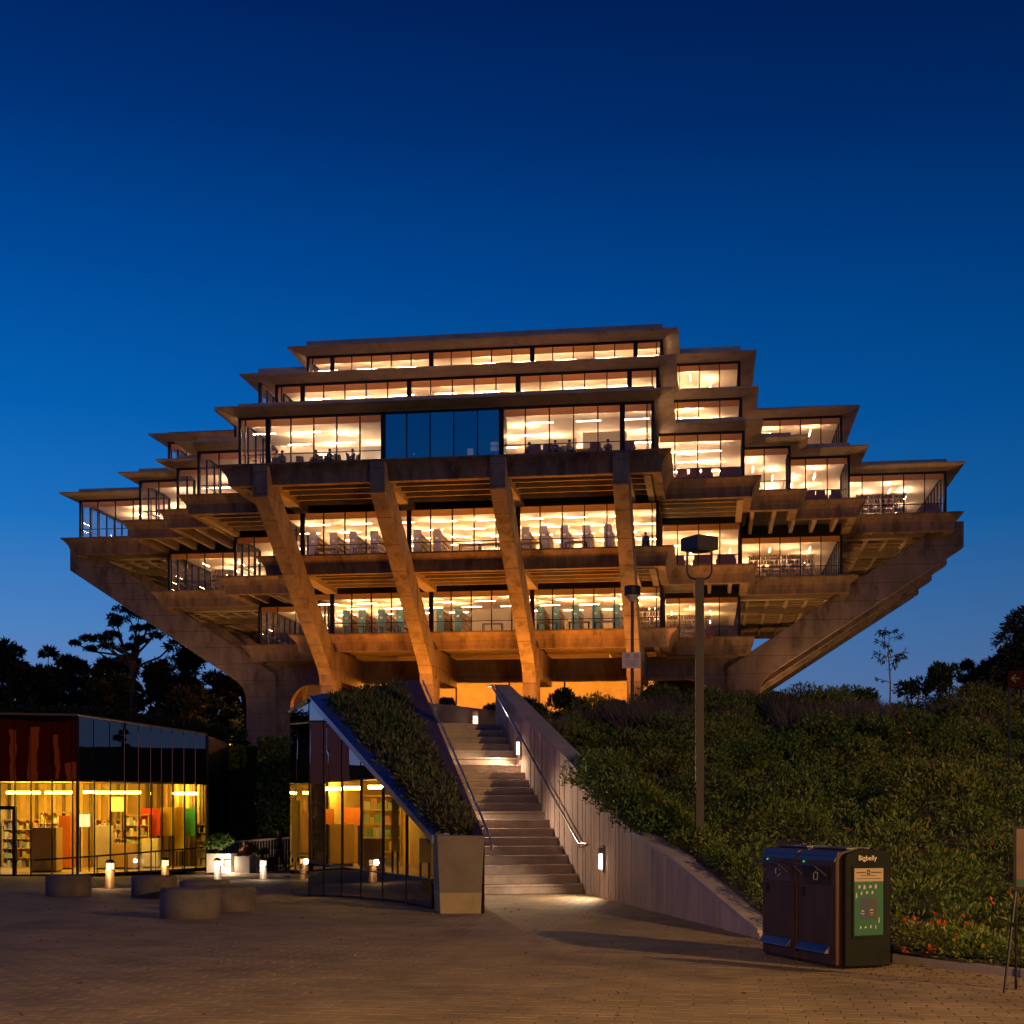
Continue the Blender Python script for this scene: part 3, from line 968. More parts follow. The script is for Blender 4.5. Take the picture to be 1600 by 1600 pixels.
# ================================================================== wedge pavilion with the planted roof
M['trim'] = mat('folded_metal_trim', (.22, .27, .38), .22, metal=.9, var=.08)
M['parapet'] = mat('painted_metal', (.10, .055, .085), .5, metal=.2, var=.2, scale=1.2)
M['pier'] = mat('pier_concrete', (.17, .14, .12), .8, var=.2, scale=1.6, stain=((.22, .18, .16), 1.2, .5), bump=.2, bscale=25)
M['pierbase'] = mat('pier_base_concrete', (.34, .27, .16), .85, var=.2, scale=2, bump=.3, bscale=25)
M['spandrel'] = glass('spandrel_glass', tint=(.05, .04, .035), ior=1.7, wobble=.05, base=.12)
M['yellow_wall'] = mat('yellow_wall', (.80, .62, .30), .85, var=.08)
M['lightfloor'] = mat('shop_floor', (.5, .42, .28), .5, var=.1)
shop_light = emit('shop_tube', (1.0, .66, .13), 70)

def lerp(a, b, u): return a + (b - a) * u
Fa, Fb, Fz = (-4.485, 30.5), (-1.322, 22.8), (-5.31, 33.0)
zA, zB = 4.154, 1.227
wd = thing('wedge_pavilion', 'wedge-shaped mirror glass pavilion whose planted roof slides down beside the steps', 'building', (*W(-2.8, 27), 0))
def face_u(px, A, Bp):
    q = (px - 800) / FPX
    return (q * A[1] - A[0]) / ((Bp[0] - A[0]) - q * (Bp[1] - A[1]))
def at(A, Bp, u): return (lerp(A[0], Bp[0], u), lerp(A[1], Bp[1], u))
def vpane(A, Bp, u0, u1, z00, z01, z10, z11, m, parent, name='window_pane', t=.02, inset=0):
    """pane between u0 and u1: bottom z00..z10, top z01..z11"""
    p0, p1 = at(A, Bp, u0), at(A, Bp, u1)
    L_ = math.hypot(p1[0] - p0[0], p1[1] - p0[1]); nx, nd = -(p1[1] - p0[1]) / L_, (p1[0] - p0[0]) / L_
    if nx * p0[0] + nd * p0[1] < 0: nx, nd = -nx, -nd       # away from the viewer
    i0 = (p0[0] + nx * inset, p0[1] + nd * inset); i1 = (p1[0] + nx * inset, p1[1] + nd * inset)
    o0 = (i0[0] + nx * t, i0[1] + nd * t); o1 = (i1[0] + nx * t, i1[1] + nd * t)
    mb = MB().hexa([(*W(*i0), z00), (*W(*i1), z10), (*W(*o1), z10), (*W(*o0), z00)], [(*W(*i0), z01), (*W(*i1), z11), (*W(*o1), z11), (*W(*o0), z01)])
    return mb.build(name, m, parent)
ztop = lambda u: lerp(zA, zB, u) - .12
us = [face_u(p, Fa, Fb) for p in (483, 506, 534, 564, 598, 635, 675)]
ZS = 2.24
g_ = .004
zg = lambda u: plaza_z(*W(*at(Fa, Fb, u)))
for u0, u1 in zip(us, us[1:]):
    a, b = u0 + g_, u1 - g_
    if ztop(b) > .55:
        tl, tr = min(ZS, ztop(a)), min(ZS, ztop(b))
        vpane(Fa, Fb, a, b, .50, tl - .02, .50, tr - .02, M['amber'], wd)
    if ztop(a) > ZS + .1:
        ub = b
        if ztop(b) < ZS + .03:
            ub = (zA - .12 - ZS - .03) / (zA - zB)
        vpane(Fa, Fb, a, ub, ZS + .01, ztop(a), ZS + .01, ztop(ub), M['mirror'], wd, 'mirror_pane')
    vpane(Fa, Fb, a, b, zg(a) + .03, .47, zg(b) + .03, .47, M['spandrel'], wd, 'spandrel_pane')
us2 = [0, .5, 1]
for a, b in ((.01, .99),):
    vpane(Fz, Fa, a, b, .2, 2.23, .2, 2.23, M['amber'], wd)
    vpane(Fz, Fa, a, b, 2.25, 3.95, 2.25, 4.0, M['mirror'], wd, 'mirror_pane')
    vpane(Fz, Fa, a, b, -.35, .18, -.35, .18, M['spandrel'], wd, 'spandrel_pane')
fr = MB()
for i, u in enumerate(us[:-1]):
    p = W(*at(Fa, Fb, u)); z1 = ztop(u)
    fr.box(p[0] - .02, p[0] + .02, p[1] + .01, p[1] + .09, -.3, z1 - .02)
for zz in (.47, ZS - .012):
    ue = min(1, (zA - .14 - zz) / (zA - zB))
    p0, p1 = W(*Fa), W(*at(Fa, Fb, ue))
    fr.tube((p0[0], p0[1] + .06, zz + .012), (p1[0], p1[1] + .06, zz + .012), .022, n=6)
p0, p1 = W(*Fz), W(*Fa)
fr.tube((p0[0], p0[1], 4.0), (p1[0], p1[1], 4.06), .05, n=6)
fr.build('mullions', M['bronze'], wd)
# roof slab, trim, parapet, pier
TLp, TRp, BLp, BRp = (-2.797, 33.5, 4.726), (-2.287, 34.0, 4.836), (-.62, 22.3, 1.226), (-.437, 21.95, 1.233)
n1 = (Fa[0] + .33, Fa[1] + .35); n2 = (Fb[0] + .30, Fb[1] + .0)
P3 = lambda q, z: (*W(q[0], q[1]), z)
roof = MB().hexa([P3(n1, zA - .18), P3(n2, zB - .18), P3(BLp, BLp[2] - .22), P3(TLp, TLp[2] - .35)],
                 [P3(n1, zA + .02), P3(n2, zB - .02), P3(BLp, BLp[2] - .06), P3(TLp, TLp[2] - .12)])
roof.build('roof_bed', M['soil'], wd)
MB().hexa([P3(Fa, zA - .13), P3(Fb, zB - .13), P3(n2, zB - .13), P3(n1, zA - .05)], [P3(Fa, zA), P3(Fb, zB), P3(n2, zB + .05), P3(n1, zA + .10)]).build('edge_trim', M['trim'], wd)
MB().hexa([P3(TLp, 0), P3(TRp, 0), P3(BRp, -.1), P3(BLp, -.1)], [P3(TLp, TLp[2] + .02), P3(TRp, TRp[2]), P3(BRp, BRp[2]), P3(BLp, BLp[2] + .02)]).build('parapet', M['parapet'], wd)
# back of the roof down to the ground
MB().hexa([P3(n1, -.9), P3((-2.9, 33.4), -.9), P3((-3.0, 33.7), -.9), P3((n1[0] - .1, n1[1] + .3), -.9)],
          [P3(n1, zA - .06), P3((-2.9, 33.4), 4.55), P3((-3.0, 33.7), 4.55), P3((n1[0] - .1, n1[1] + .3), zA - .06)]).build('back_wall', M['bronze'], wd)
MB().hexa([P3((n1[0] + .10, n1[1] - .12), .4), P3((-2.75, 33.2), .4), P3((-2.8, 33.3), .4), P3((n1[0] + .05, n1[1] - .02), .4)], [P3((n1[0] + .10, n1[1] - .12), 2.29), P3((-2.75, 33.2), 2.29), P3((-2.8, 33.3), 2.29), P3((n1[0] + .05, n1[1] - .02), 2.29)]).build('inner_wall', M['yellow_wall'], wd)
pa = lambda px, d: ((px - 800) / FPX * d, d)
pb = [pa(688.5, 21.9), pa(751, 21.92), pa(755, 23.4), pa(679, 22.9)]
pm = [pa(687.2, 21.92), pa(752.6, 21.925), pa(756, 23.4), pa(677, 22.9)]
pt = [pa(683, 21.94), pa(757, 21.93), pa(757, 23.2), pa(677, 22.95)]
MB().hexa([P3(p, -.06) for p in pb], [P3(p, .33) for p in pm]).build('pier_base', M['pierbase'], wd)
MB().hexa([P3(p, .332) for p in pm], [P3(p, 1.235) for p in pt]).build('pier', M['pier'], wd)
# room behind the glass
back0, back1 = (left_edge(23.6) - .5, 23.6), (left_edge(33) - .55, 33)
MB().hexa([P3(back0, .3), P3(back1, .3), P3((back1[0] + .1, 33), .3), P3((back0[0] + .1, 23.6), .3)], [P3(back0, 1.2), P3(back1, 3.2), P3((back1[0] + .1, 33), 3.2), P3((back0[0] + .1, 23.6), 1.2)]).build('inner_wall', M['yellow_wall'], wd)
inn = lambda q, e: (q[0] + e, q[1] + e * .4)
MB().add([P3(inn(Fa, .06), .42), P3(inn(Fb, .06), .42), P3(back0, .42), P3(back1, .42), P3(inn(Fz, .1), .42)], [(0, 1, 2, 3, 4)]).build('room_floor', M['lightfloor'], wd)
MB().add([P3(inn(Fa, .06), 2.3), P3(inn(at(Fa, Fb, .56), .06), 2.3), P3((left_edge(26.6) - .5, 26.6), 2.3), P3(back1, 2.3), P3(inn(Fz, .1), 2.3)], [(0, 1, 2, 3, 4)]).build('room_ceiling', M['yellow_wall'], wd)
MB().hexa([P3(inn(Fz, .1), .4), P3((-5.0, 33.3), .4), P3(back1, .4), P3((back1[0], 33.1), .4)], [P3(inn(Fz, .1), 2.3), P3((-5.0, 33.3), 2.3), P3(back1, 2.3), P3((back1[0], 33.1), 2.3)]).build('end_wall', M['yellow_wall'], wd)
for px0, px1, d in ((506, 534, 30.6), (536, 563, 29.8), (575, 600, 28.4)):
    a, b = U(px0, 1239, d), U(px1, 1239, d)
    MB().hexa([(a[0], a[1], 2.08), (b[0], b[1], 2.08), (b[0], b[1] + .12, 2.08), (a[0], a[1] + .12, 2.08)], [(a[0], a[1], 2.15), (b[0], b[1], 2.15), (b[0], b[1] + .12, 2.15), (a[0], a[1] + .12, 2.15)]).build('ceiling_tube', shop_light, wd)

# furnishings seen through the wedge's glass
def cabinet(px0, px1, ytop, d, z0, m, label, depth=.4, name='cabinet', cat='cabinet'):
    a, b = U(px0, ytop, d), U(px1, ytop, d)
    t = thing(name, label, cat, ((a[0] + b[0]) / 2, (a[1] + b[1]) / 2, z0))
    w_ = math.hypot(b[0] - a[0], b[1] - a[1]) / 2; h_ = a[2] - z0
    t.rotation_euler = (0, 0, math.atan2(b[1] - a[1], b[0] - a[0]))
    MB().box(-w_, w_, 0, depth, .06, h_).build('carcass', m, t, True)
    MB().box(-w_ + .03, w_ - .03, .03, depth - .03, 0, .06).build('plinth', M['bronze'], t, True)
    for k in (0, 1):
        x0, x1 = (-w_ + .015, -.008) if k == 0 else (.008, w_ - .015)
        MB().box(x0, x1, -.018, 0, .09, h_ - .03).build('door', m, t, True)
    return t
def panel_stand(px0, px1, y0, y1, d, z0, m, label, cat='display panel'):
    a, b = U(px0, y0, d), U(px1, y0, d); zb = EYE - (y1 - HOR) / FPX * d
    t = thing('display_panel', label, cat, ((a[0] + b[0]) / 2, (a[1] + b[1]) / 2, z0))
    w_ = math.hypot(b[0] - a[0], b[1] - a[1]) / 2
    t.rotation_euler = (0, 0, math.atan2(b[1] - a[1], b[0] - a[0]))
    MB().box(-w_, w_, 0, .05, zb - z0, a[2] - z0).build('board', m, t, True)
    for s in (-1, 1):
        MB().box(s * w_ * .8 - .02, s * w_ * .8 + .02, .05, .09, 0, a[2] - z0).build('leg', M['bronze'], t, True)
    return t
pm_ = lambda n, c: mat(n, c, .6, var=.08)
oak = pm_('pale_wood', (.62, .42, .18)); orange = pm_('orange_laminate', (.75, .24, .04)); red = pm_('red_laminate', (.7, .07, .02))
yellow = pm_('yellow_laminate', (.85, .62, .04)); green = pm_('green_laminate', (.05, .42, .16)); white = pm_('white_laminate', (.85, .8, .7)); teal = pm_('teal_laminate', (.08, .28, .28))
cabinet(516, 551, 1287, 29.9, .42, oak, 'pale wooden cabinet behind the glass of the wedge pavilion')
panel_stand(508, 521, 1264, 1288, 30.7, .42, orange, 'narrow orange panel behind the wooden cabinet in the wedge pavilion')
panel_stand(534, 563, 1262, 1290, 30.4, .42, orange, 'wide orange panel above the wooden cabinet in the wedge pavilion')
panel_stand(455, 466, 1250, 1340, 32.2, .42, yellow, 'tall yellow panel at the far corner of the wedge pavilion')
cabinet(568, 597, 1310, 27.2, .42, oak, 'low wooden counter in the middle of the wedge pavilion', .35, 'counter', 'counter')
panel_stand(612, 622, 1248, 1330, 26.3, .42, yellow, 'slim yellow panel near the low end of the wedge pavilion')
panel_stand(655, 672, 1310, 1348, 24.0, .42, white, 'small white panel at the sharp end of the wedge pavilion')

# left handrail on the parapet
hr2 = thing('parapet_handrail', 'thin steel handrail along the purple parapet beside the steps', 'handrail', (*W(-.3, 22), 1))
q0, q1 = (BRp[0] + .09, BRp[1]), (TRp[0] + .09, TRp[1])
MB().path([P3((q0[0] + .02, q0[1] + .15), 1.02), P3((q0[0] + .03, q0[1] - .08), 1.10), P3(q0, 1.22), P3(q1, 4.82)], .022, 8).build('rail', M['rail'], hr2)
for u in (.05, .3, .6, .9):
    p = [lerp(a, b, u) for a, b in zip(P3(q0, 1.22), P3(q1, 4.82))]
    MB().tube(p, (p[0] - .12, p[1], p[2] - .02), .01, n=6).build('bracket', M['rail'], hr2)

# ================================================================== left glass pavilion
pv_ = thing('glass_pavilion', 'low flat-roofed pavilion of amber glass under a mirrored band', 'building', (*W(-15, 52), -.8))
K, Rr, Ll = (-15.61, 49.5), (-12.3, 55.5), (-20.6, 49.3)
zk0 = -.80
def band(A, Bp, pxs, zt0, zt1, zm, door=None):
    ul = [face_u(p, A, Bp) for p in pxs]
    for i, (u0, u1) in enumerate(zip(ul, ul[1:])):
        e = .003
        vpane(A, Bp, u0 + e, u1 - e, zm + .01, lerp(zt0, zt1, u0) - .03, zm + .01, lerp(zt0, zt1, u1) - .03, M['mirror'], pv_, 'mirror_pane')
        if door is not None and i in door: continue
        vpane(A, Bp, u0 + e, u1 - e, zk0 + .16, zm - .01, zk0 + .16, zm - .01, M['amber'], pv_)
    mb = MB()
    for i, u in enumerate(ul):
        p = W(*at(A, Bp, u)); w_ = .04 if i in (0, len(ul) - 1) else .013
        mb.box(p[0] - w_, p[0] + w_, p[1] + .03, p[1] + .12, zk0, lerp(zt0, zt1, u) - .03)
    a, b = W(*A), W(*Bp)
    for zz in (zk0 + .10, zm):
        mb.tube((a[0], a[1] + .07, zz), (b[0], b[1] + .07, zz), .035, n=6)
    mb.build('mullions', M['bronze'], pv_)
    return ul
band(K, Rr, [120, 146, 171, 194, 216, 235, 252, 269, 287, 305, 322], 5.05, 4.69, 2.68)
ulL = band(Ll, K, [-90, -40, -4, 22, 47, 80, 112, 120], 5.12, 5.05, 2.68, door=(2,))
# door with frame in the left face
d0, d1 = at(Ll, K, ulL[2]), at(Ll, K, ulL[3])
dr = MB()
for q in (d0, d1):
    p = W(*q); dr.box(p[0] - .06, p[0] + .06, p[1] - .02, p[1] + .10, zk0, 1.75)
a, b = W(*d0), W(*d1)
dr.hexa([(a[0], a[1] - .02, 1.65), (b[0], b[1] - .02, 1.65), (b[0], b[1] + .1, 1.65), (a[0], a[1] + .1, 1.65)], [(a[0], a[1] - .02, 1.78), (b[0], b[1] - .02, 1.78), (b[0], b[1] + .1, 1.78), (a[0], a[1] + .1, 1.78)])
door_o = dr.build('door_frame', M['bronze'], pv_)
vpane(Ll, K, ulL[2] + .01, ulL[3] - .01, zk0 + .1, 1.64, zk0 + .1, 1.64, M['pane'], door_o, 'door_pane')
vpane(Ll, K, ulL[2] + .01, ulL[3] - .01, 1.80, 2.66, 1.80, 2.66, M['amber'], pv_)
MB().tube((b[0] - .2, b[1] - .07, .1), (b[0] - .2, b[1] - .07, .7), .02, n=6).build('door_handle', M['rail'], door_o)
# roof, edge trim, floor, back walls
Bl, Br = (-20.6, 60), (-11.2, 60)
M['edge'] = mat('copper_edge', (.42, .27, .18), .4, metal=.6, var=.1)
MB().add([P3(Ll, 5.02), P3(K, 4.97), P3(Rr, 4.6), P3(Br, 4.5), P3(Bl, 4.9)], [(0, 1, 2, 3, 4)]).build('roof', M['bronze'], pv_)
a, b, c_ = P3(Ll, 5.12), P3(K, 5.05), P3(Rr, 4.69)
MB().tube(a, b, .045, n=6).tube(b, c_, .045, n=6).build('roof_edge', M['edge'], pv_)
MB().add([P3(Ll, zk0 + .12), P3(K, zk0 + .12), P3(Rr, zk0 + .12), P3(Br, zk0 + .12), P3(Bl, zk0 + .12)], [(0, 1, 2, 3, 4)]).build('room_floor', M['lightfloor'], pv_)
MB().add([P3(Ll, 2.72), P3(inn(K, .05), 2.72), P3(inn(Rr, .05), 2.72), P3(Br, 2.72), P3(Bl, 2.72)], [(0, 1, 2, 3, 4)]).build('room_ceiling', M['yellow_wall'], pv_)
kin = (-15.1, 56.4)
MB().hexa([P3((-20.6, 55.6), zk0), P3(kin, zk0), P3(kin, zk0), P3((-20.6, 55.8), zk0)], [P3((-20.6, 55.6), 2.7), P3(kin, 2.7), P3((kin[0], kin[1] + .2), 2.7), P3((-20.6, 55.8), 2.7)]).build('inner_wall', M['yellow_wall'], pv_)
MB().hexa([P3(kin, zk0), P3((-12.1, 57.6), zk0), P3((-12.1, 57.8), zk0), P3((kin[0], kin[1] + .2), zk0)], [P3(kin, 2.7), P3((-12.1, 57.6), 2.7), P3((-12.1, 57.8), 2.7), P3((kin[0], kin[1] + .2), 2.7)]).build('inner_wall', M['yellow_wall'], pv_)
MB().hexa([P3((Rr[0] + .02, Rr[1]), zk0), P3((Rr[0] + .1, Rr[1]), zk0), P3((-11.9, 58), zk0), P3((-12.0, 58), zk0)], [P3((Rr[0] + .02, Rr[1]), 4.6), P3((Rr[0] + .1, Rr[1]), 4.6), P3((-11.9, 58), 4.5), P3((-12.0, 58), 4.5)]).build('end_wall', M['bronze'], pv_)
for px0, px1, d in ((130, 147, 52.0), (148, 217, 53.2), (272, 307, 56.4), (10, 60, 53.5), (70, 110, 53.5)):  # a couple of these tubes are added only as fill light
    a, b = U(px0, 1238, d), U(px1, 1238, d)
    MB().hexa([(a[0], a[1], 2.26), (b[0], b[1], 2.26), (b[0], b[1] + .16, 2.26), (a[0], a[1] + .16, 2.26)], [(a[0], a[1], 2.36), (b[0], b[1], 2.36), (b[0], b[1] + .16, 2.36), (a[0], a[1] + .16, 2.36)]).build('ceiling_tube', shop_light, pv_)
zf = zk0 + .125
panel_stand(220, 250, 1263, 1306, 55.4, zf, red, 'red display panel inside the amber glass pavilion')
panel_stand(251, 272, 1261, 1306, 55.9, zf, yellow, 'bright yellow display panel between red and green ones in the pavilion')
panel_stand(290, 307, 1263, 1306, 56.6, zf, green, 'green display panel at the far end of the glass pavilion')
panel_stand(274, 289, 1261, 1330, 56.3, zf, yellow, 'tall yellow panel beside the green one in the pavilion')
panel_stand(172, 193, 1245, 1268, 54.6, zf, white, 'white menu board hanging behind the pavilion glass')
panel_stand(123, 140, 1272, 1292, 51.6, zf, emit('screen_glow', (1, .86, .62), 1.6), 'small lit screen just inside the corner of the pavilion', 'screen')
cabinet(47, 88, 1293, 51.2, zf, oak, 'pale wooden box counter beside the pavilion door', .7, 'counter', 'counter')
cabinet(150, 172, 1290, 53.5, zf, white, 'white cabinet under the long tube in the pavilion')
cabinet(175, 214, 1318, 53.8, zf, oak, 'long low wooden counter at the back of the pavilion', .5, 'counter', 'counter')
cabinet(222, 247, 1310, 54.8, zf, white, 'white low cabinet under the red panel in the pavilion')
cabinet(92, 110, 1275, 53.6, zf, orange, 'orange locker at the corner inside the pavilion', .5, 'locker', 'locker')
# upright strips added to imitate mullion reflections in the glass
M['reflection_strip'] = pm_('dark_reflection_strip', (.16, .12, .06))
for i in range(22):
    u = (i + .5) / 22
    q = (lerp(kin[0], -12.1, u), lerp(kin[1], 57.6, u) - .03); p = W(*q)
    MB().box(p[0] - .05, p[0] + .05, p[1] - .06, p[1], zf, 2.7).build('reflection_strip', M['reflection_strip'] if i % 3 else oak, pv_)
for i in range(14):
    p = W(lerp(-20.4, kin[0] - .2, (i + .5) / 14), 55.55)
    MB().box(p[0] - .06, p[0] + .06, p[1] - .06, p[1], zf, 2.7).build('reflection_strip', oak if i % 3 else M['reflection_strip'], pv_)
rl = thing('ramp_rail', 'dark ramp handrail rising along the inside of the pavilion glass', 'handrail', (*W(-14, 52.5), zk0))
i0, i1, i2 = at(Ll, K, ulL[4]), (K[0] + .35, K[1] + .5), (Rr[0] + .1, Rr[1] - .1)
MB().path([P3((i0[0], i0[1] + .4), zk0 + .62), P3(i1, zk0 + .75), P3((Rr[0] - .15, Rr[1] + .1), .12)], .035, 6).build('rail', M['bronze'], rl)
for u in (.05, .3, .55, .8):
    q = (lerp(i1[0], Rr[0] - .15, u), lerp(i1[1], Rr[1] + .1, u)); MB().tube(P3(q, zk0 + .1), P3(q, lerp(zk0 + .75, .12, u)), .02, n=6).build('post', M['bronze'], rl)

# ================================================================== street furniture
M['stool'] = mat('stool_concrete', (.13, .108, .098), .85, var=.35, scale=3, stain=((.17, .14, .13), 2, .5), bump=.25, bscale=30)
M['postpaint'] = mat('brown_post_paint', (.018, .013, .014), .5, var=.2, scale=2)
M['greypaint'] = mat('grey_post_paint', (.20, .17, .16), .5, var=.15)

# --- round concrete seats
def stool(px, ybase, d, dia, hgt, label):
    x, y, _ = U(px, ybase, d); z = plaza_z(x, y)
    t = thing('round_seat', label, 'seat', (x, y, z), 0, 'round concrete seats on the plaza')
    r = dia / 2
    MB().lathe([(r - .02, -.02), (r, .02), (r, hgt - .05)], n=40).build('drum', M['stool'], t, True, True)
    MB().lathe([(r, hgt - .05), (r - .006, hgt - .02), (r - .03, hgt), (.001, hgt)], n=40).build('seat_top', M['stool'], t, True, True)
stool(107, 1405, 30.4, .97, .45, 'round concrete seat farthest from the steps, in front of the pavilion corner')
stool(241, 1410, 29.6, .96, .46, 'round concrete seat between two lit bollards before the pavilion')
stool(320, 1400, 27.6, 1.0, .42, 'low round concrete seat half hidden behind the nearest two seats')
stool(297, 1443, 21.3, .92, .46, 'nearest and largest looking round concrete seat on the plaza')
stool(358, 1428, 23.3, .88, .42, 'dim round concrete seat just behind the nearest one')

# --- bollard lights
bglow = emit('bollard_glow', (1.0, .62, .28), 3.2)
bglow2 = emit('bollard_glow_white', (1.0, .80, .58), 4)
def bollard(px, ybase, d, hgt, gl, body, label, col, w_):
    x, y, _ = U(px, ybase, d); z = plaza_z(x, y)
    t = thing('bollard_light', label, 'bollard', (x, y, z), 0, 'lit bollards on the plaza')
    r = .115 if hgt > .7 else .1
    MB().lathe([(r + .03, 0), (r + .03, .03), (r, .035), (r, hgt * .66)], n=24).build('post', body, t, True, True)
    MB().lathe([(r - .015, hgt * .66), (r - .015, hgt * .86), (.001, hgt * .865)], n=24).build('lamp_lens', gl, t, True, True)
    for a in range(4):
        th = PI / 4 + a * PI / 2
        MB().tube((r * .97 * math.cos(th), r * .97 * math.sin(th), hgt * .655), (r * .97 * math.cos(th), r * .97 * math.sin(th), hgt * .865), .009, n=5).build('guard_bar', M['bronze'], t, True)
    for a in (.72, .79):
        MB().lathe([(r - .012, hgt * a), (r + .002, hgt * a), (r + .002, hgt * a + .012), (r - .012, hgt * a + .012)], n=24).build('louvre', M['bronze'], t, True)
    MB().lathe([(r + .005, hgt * .86), (r + .005, hgt * .90), (r * .8, hgt * .96), (.001, hgt)], n=24).build('cap', M['bronze'], t, True, True)
    lamp('bollard_lamp', 'POINT', (x, y - r - .05, z + hgt * .76), col, BOLL_W * w_, .08, parent=t)
bollard(172, 1388, 35.6, .76, bglow, mat('bronze_bollard', (.16, .10, .06), .5), 'bronze lit bollard nearest the pavilion corner', (1, .55, .2), 1.2)
bollard(258, 1376, 42.5, .76, bglow, mat('bronze_bollard_b', (.17, .11, .06), .5), 'bronze lit bollard before the coloured panels of the pavilion', (1, .55, .2), .8)
bollard(340, 1374, 43.5, .74, bglow2, M['greypaint'], 'grey lit bollard in front of the leafy planter', (1, .74, .48), 1.3)
bollard(411, 1370, 45.5, .72, bglow2, M['greypaint'], 'grey lit bollard beside the dark-clothed walker', (1, .74, .48), 1.3)

# --- wall lamps of the stair
wglow = emit('wall_lamp_glow', (1.0, .70, .42), 16)
def wall_lamp(p, nrm, label, tgt, k=1.0):
    """p: point on the wall, nrm: unit outward (xc, d)"""
    x, y, z = p
    t = thing('wall_lamp', label, 'wall lamp', p, 0, 'wall lamps along the stair')
    nx, ny = W(*nrm); tx, ty = -ny, nx
    def slab(h0, h1, w_, d0, d1, z0_):
        a = [(nx * d0 + tx * w_, ny * d0 + ty * w_), (nx * d0 - tx * w_, ny * d0 - ty * w_), (nx * d1 - tx * w_, ny * d1 - ty * w_), (nx * d1 + tx * w_, ny * d1 + ty * w_)]
        return MB().hexa([(*q, h0) for q in a], [(*q, h1) for q in a])
    slab(-.24, .26, .075, -.01, .035, z).build('back_plate', M['greypaint'], t, True)
    slab(-.17, .10, .042, .035, .08, z).build('lamp_lens', wglow, t, True)
    slab(.121, .22, .07, .035, .11, z).build('hood', M['greypaint'], t, True)
    lamp('wall_lamp_bulb', 'SPOT', (x + nx * .22, y + ny * .22, z), (1, .68, .42), WALL_W * 6 * k, .06, tgt, math.radians(155), t)
s_ = .55
mid = (P1[0] + AX[0] * RUN * NST * .665, P1[1] + AX[1] * RUN * NST * .665)
n_st = (-.967, -.254)
wm = W(mid[0] - .012 * .967, mid[1] - .012 * .254)
zl = EYE - (1167 - HOR) / FPX * mid[1]
wall_lamp((*wm, zl), n_st, 'small glowing wall lamp halfway up the stair wall', (wm[0] - 1.0, wm[1] - .9, zl - 1.5), .6)
q = wp(.178); nr = (-.984, -.176)
wq = W(q[0] - .02, q[1]); zl = EYE - (1343 - HOR) / FPX * q[1]
wall_lamp((*wq, zl), nr, 'bright wall lamp on the retaining wall at the foot of the steps', (wq[0] - 1.3, wq[1] - .4, 0))
x, y, z = U(743, 1126, 36.85)
wall_lamp((x, y - .02, z), (0.0, -1), 'small wall lamp on the low wall at the top of the steps', (x, y - 3, z - .4))

# lamp on the parapet's inner side, out of sight from the plaza but lighting the lower steps
dl = 29.2; q = (left_edge(dl) + .03, dl)
wl = W(*q); zl = RISE * 6 + .75
wall_lamp((*wl, zl), (.988, .152), 'small wall lamp on the inner side of the purple parapet', (wl[0] + 1.0, wl[1] - .5, zl - .8), 1.3)

# --- planters, railing, walker between the pavilions
M['planter'] = mat('planter_concrete', (.62, .55, .48), .8, var=.12, scale=2)
plat = MB()
pts = [W(-13.0, 55.0), W(-8.4, 51.0), W(-6.5, 52.5), W(-7.5, 62), W(-13.2, 62)]
plat.prism(pts, -1.6, -.80)
tag(plat.build('paved_platform', M['step']), None, kind='structure')
def planter(px0, px1, ytop, d, z0, m, label):
    a, b = U(px0, ytop, d), U(px1, ytop, d)
    w_ = math.hypot(b[0] - a[0], b[1] - a[1]) / 2
    t = thing('concrete_planter', label, 'planter', ((a[0] + b[0]) / 2, (a[1] + b[1]) / 2, z0), 0, 'planters between the pavilions')
    h_ = a[2] - z0
    mb = MB()
    for x0, x1, y0, y1 in ((-w_, w_, 0, .07), (-w_, w_, .73, .8), (-w_, -w_ + .07, .07, .73), (w_ - .07, w_, .07, .73)):
        mb.box(x0, x1, y0, y1, 0, h_)
    mb.build('tub', m, t, True)
    MB().box(-w_ + .07, w_ - .07, .07, .73, h_ - .12, h_ - .06).build('potting_soil', M['soil'], t, True)
    return t, w_, h_
zp = -.80
pl1 = planter(322, 361, 1334, 53.6, zp, M['planter'], 'wide concrete planter under the big green bush')
pl2 = planter(366, 390, 1338, 53.0, zp, M['planter'], 'square white planter brightly lit by the bollard lamps')
pl3 = planter(392, 420, 1340, 54.6, zp, M['stool'], 'dark planter beside the brightly lit white one')
x, y, z = U(356, 1348, 53.4)
t = thing('planter_lamp', 'small square glowing lamp on the front of the wide planter', 'lamp', (x, y - .02, z))
MB().box(-.09, .09, -.06, 0, -.09, .09).build('lamp_lens', bglow2, t, True)
MB().box(-.11, .11, -.02, .03, -.11, .11).build('back_plate', M['greypaint'], t, True)
lamp('planter_bulb', 'POINT', (x + .1, y - .35, z), (1, .76, .5), BOLL_W * 4, .08, parent=t)

rl = thing('picket_railing', 'pale picket railing behind the planters', 'railing', (*U(390, 1360, 56.5)[:2], -.8))
a, b = U(328, 1318, 56.5), U(456, 1309, 56.5)
MB().tube(a, b, .045, n=6).build('top_rail', M['planter'], rl)
MB().tube((a[0], a[1], -.65), (b[0], b[1], -.65), .03, n=6).build('bottom_rail', M['planter'], rl)
for i in range(29):
    p = [lerp(a[j], b[j], (i + .5) / 29) for j in range(3)]
    MB().tube((p[0], p[1], -.8), (p[0], p[1], p[2] - .03), .018, n=5).build('picket', M['planter'], rl)

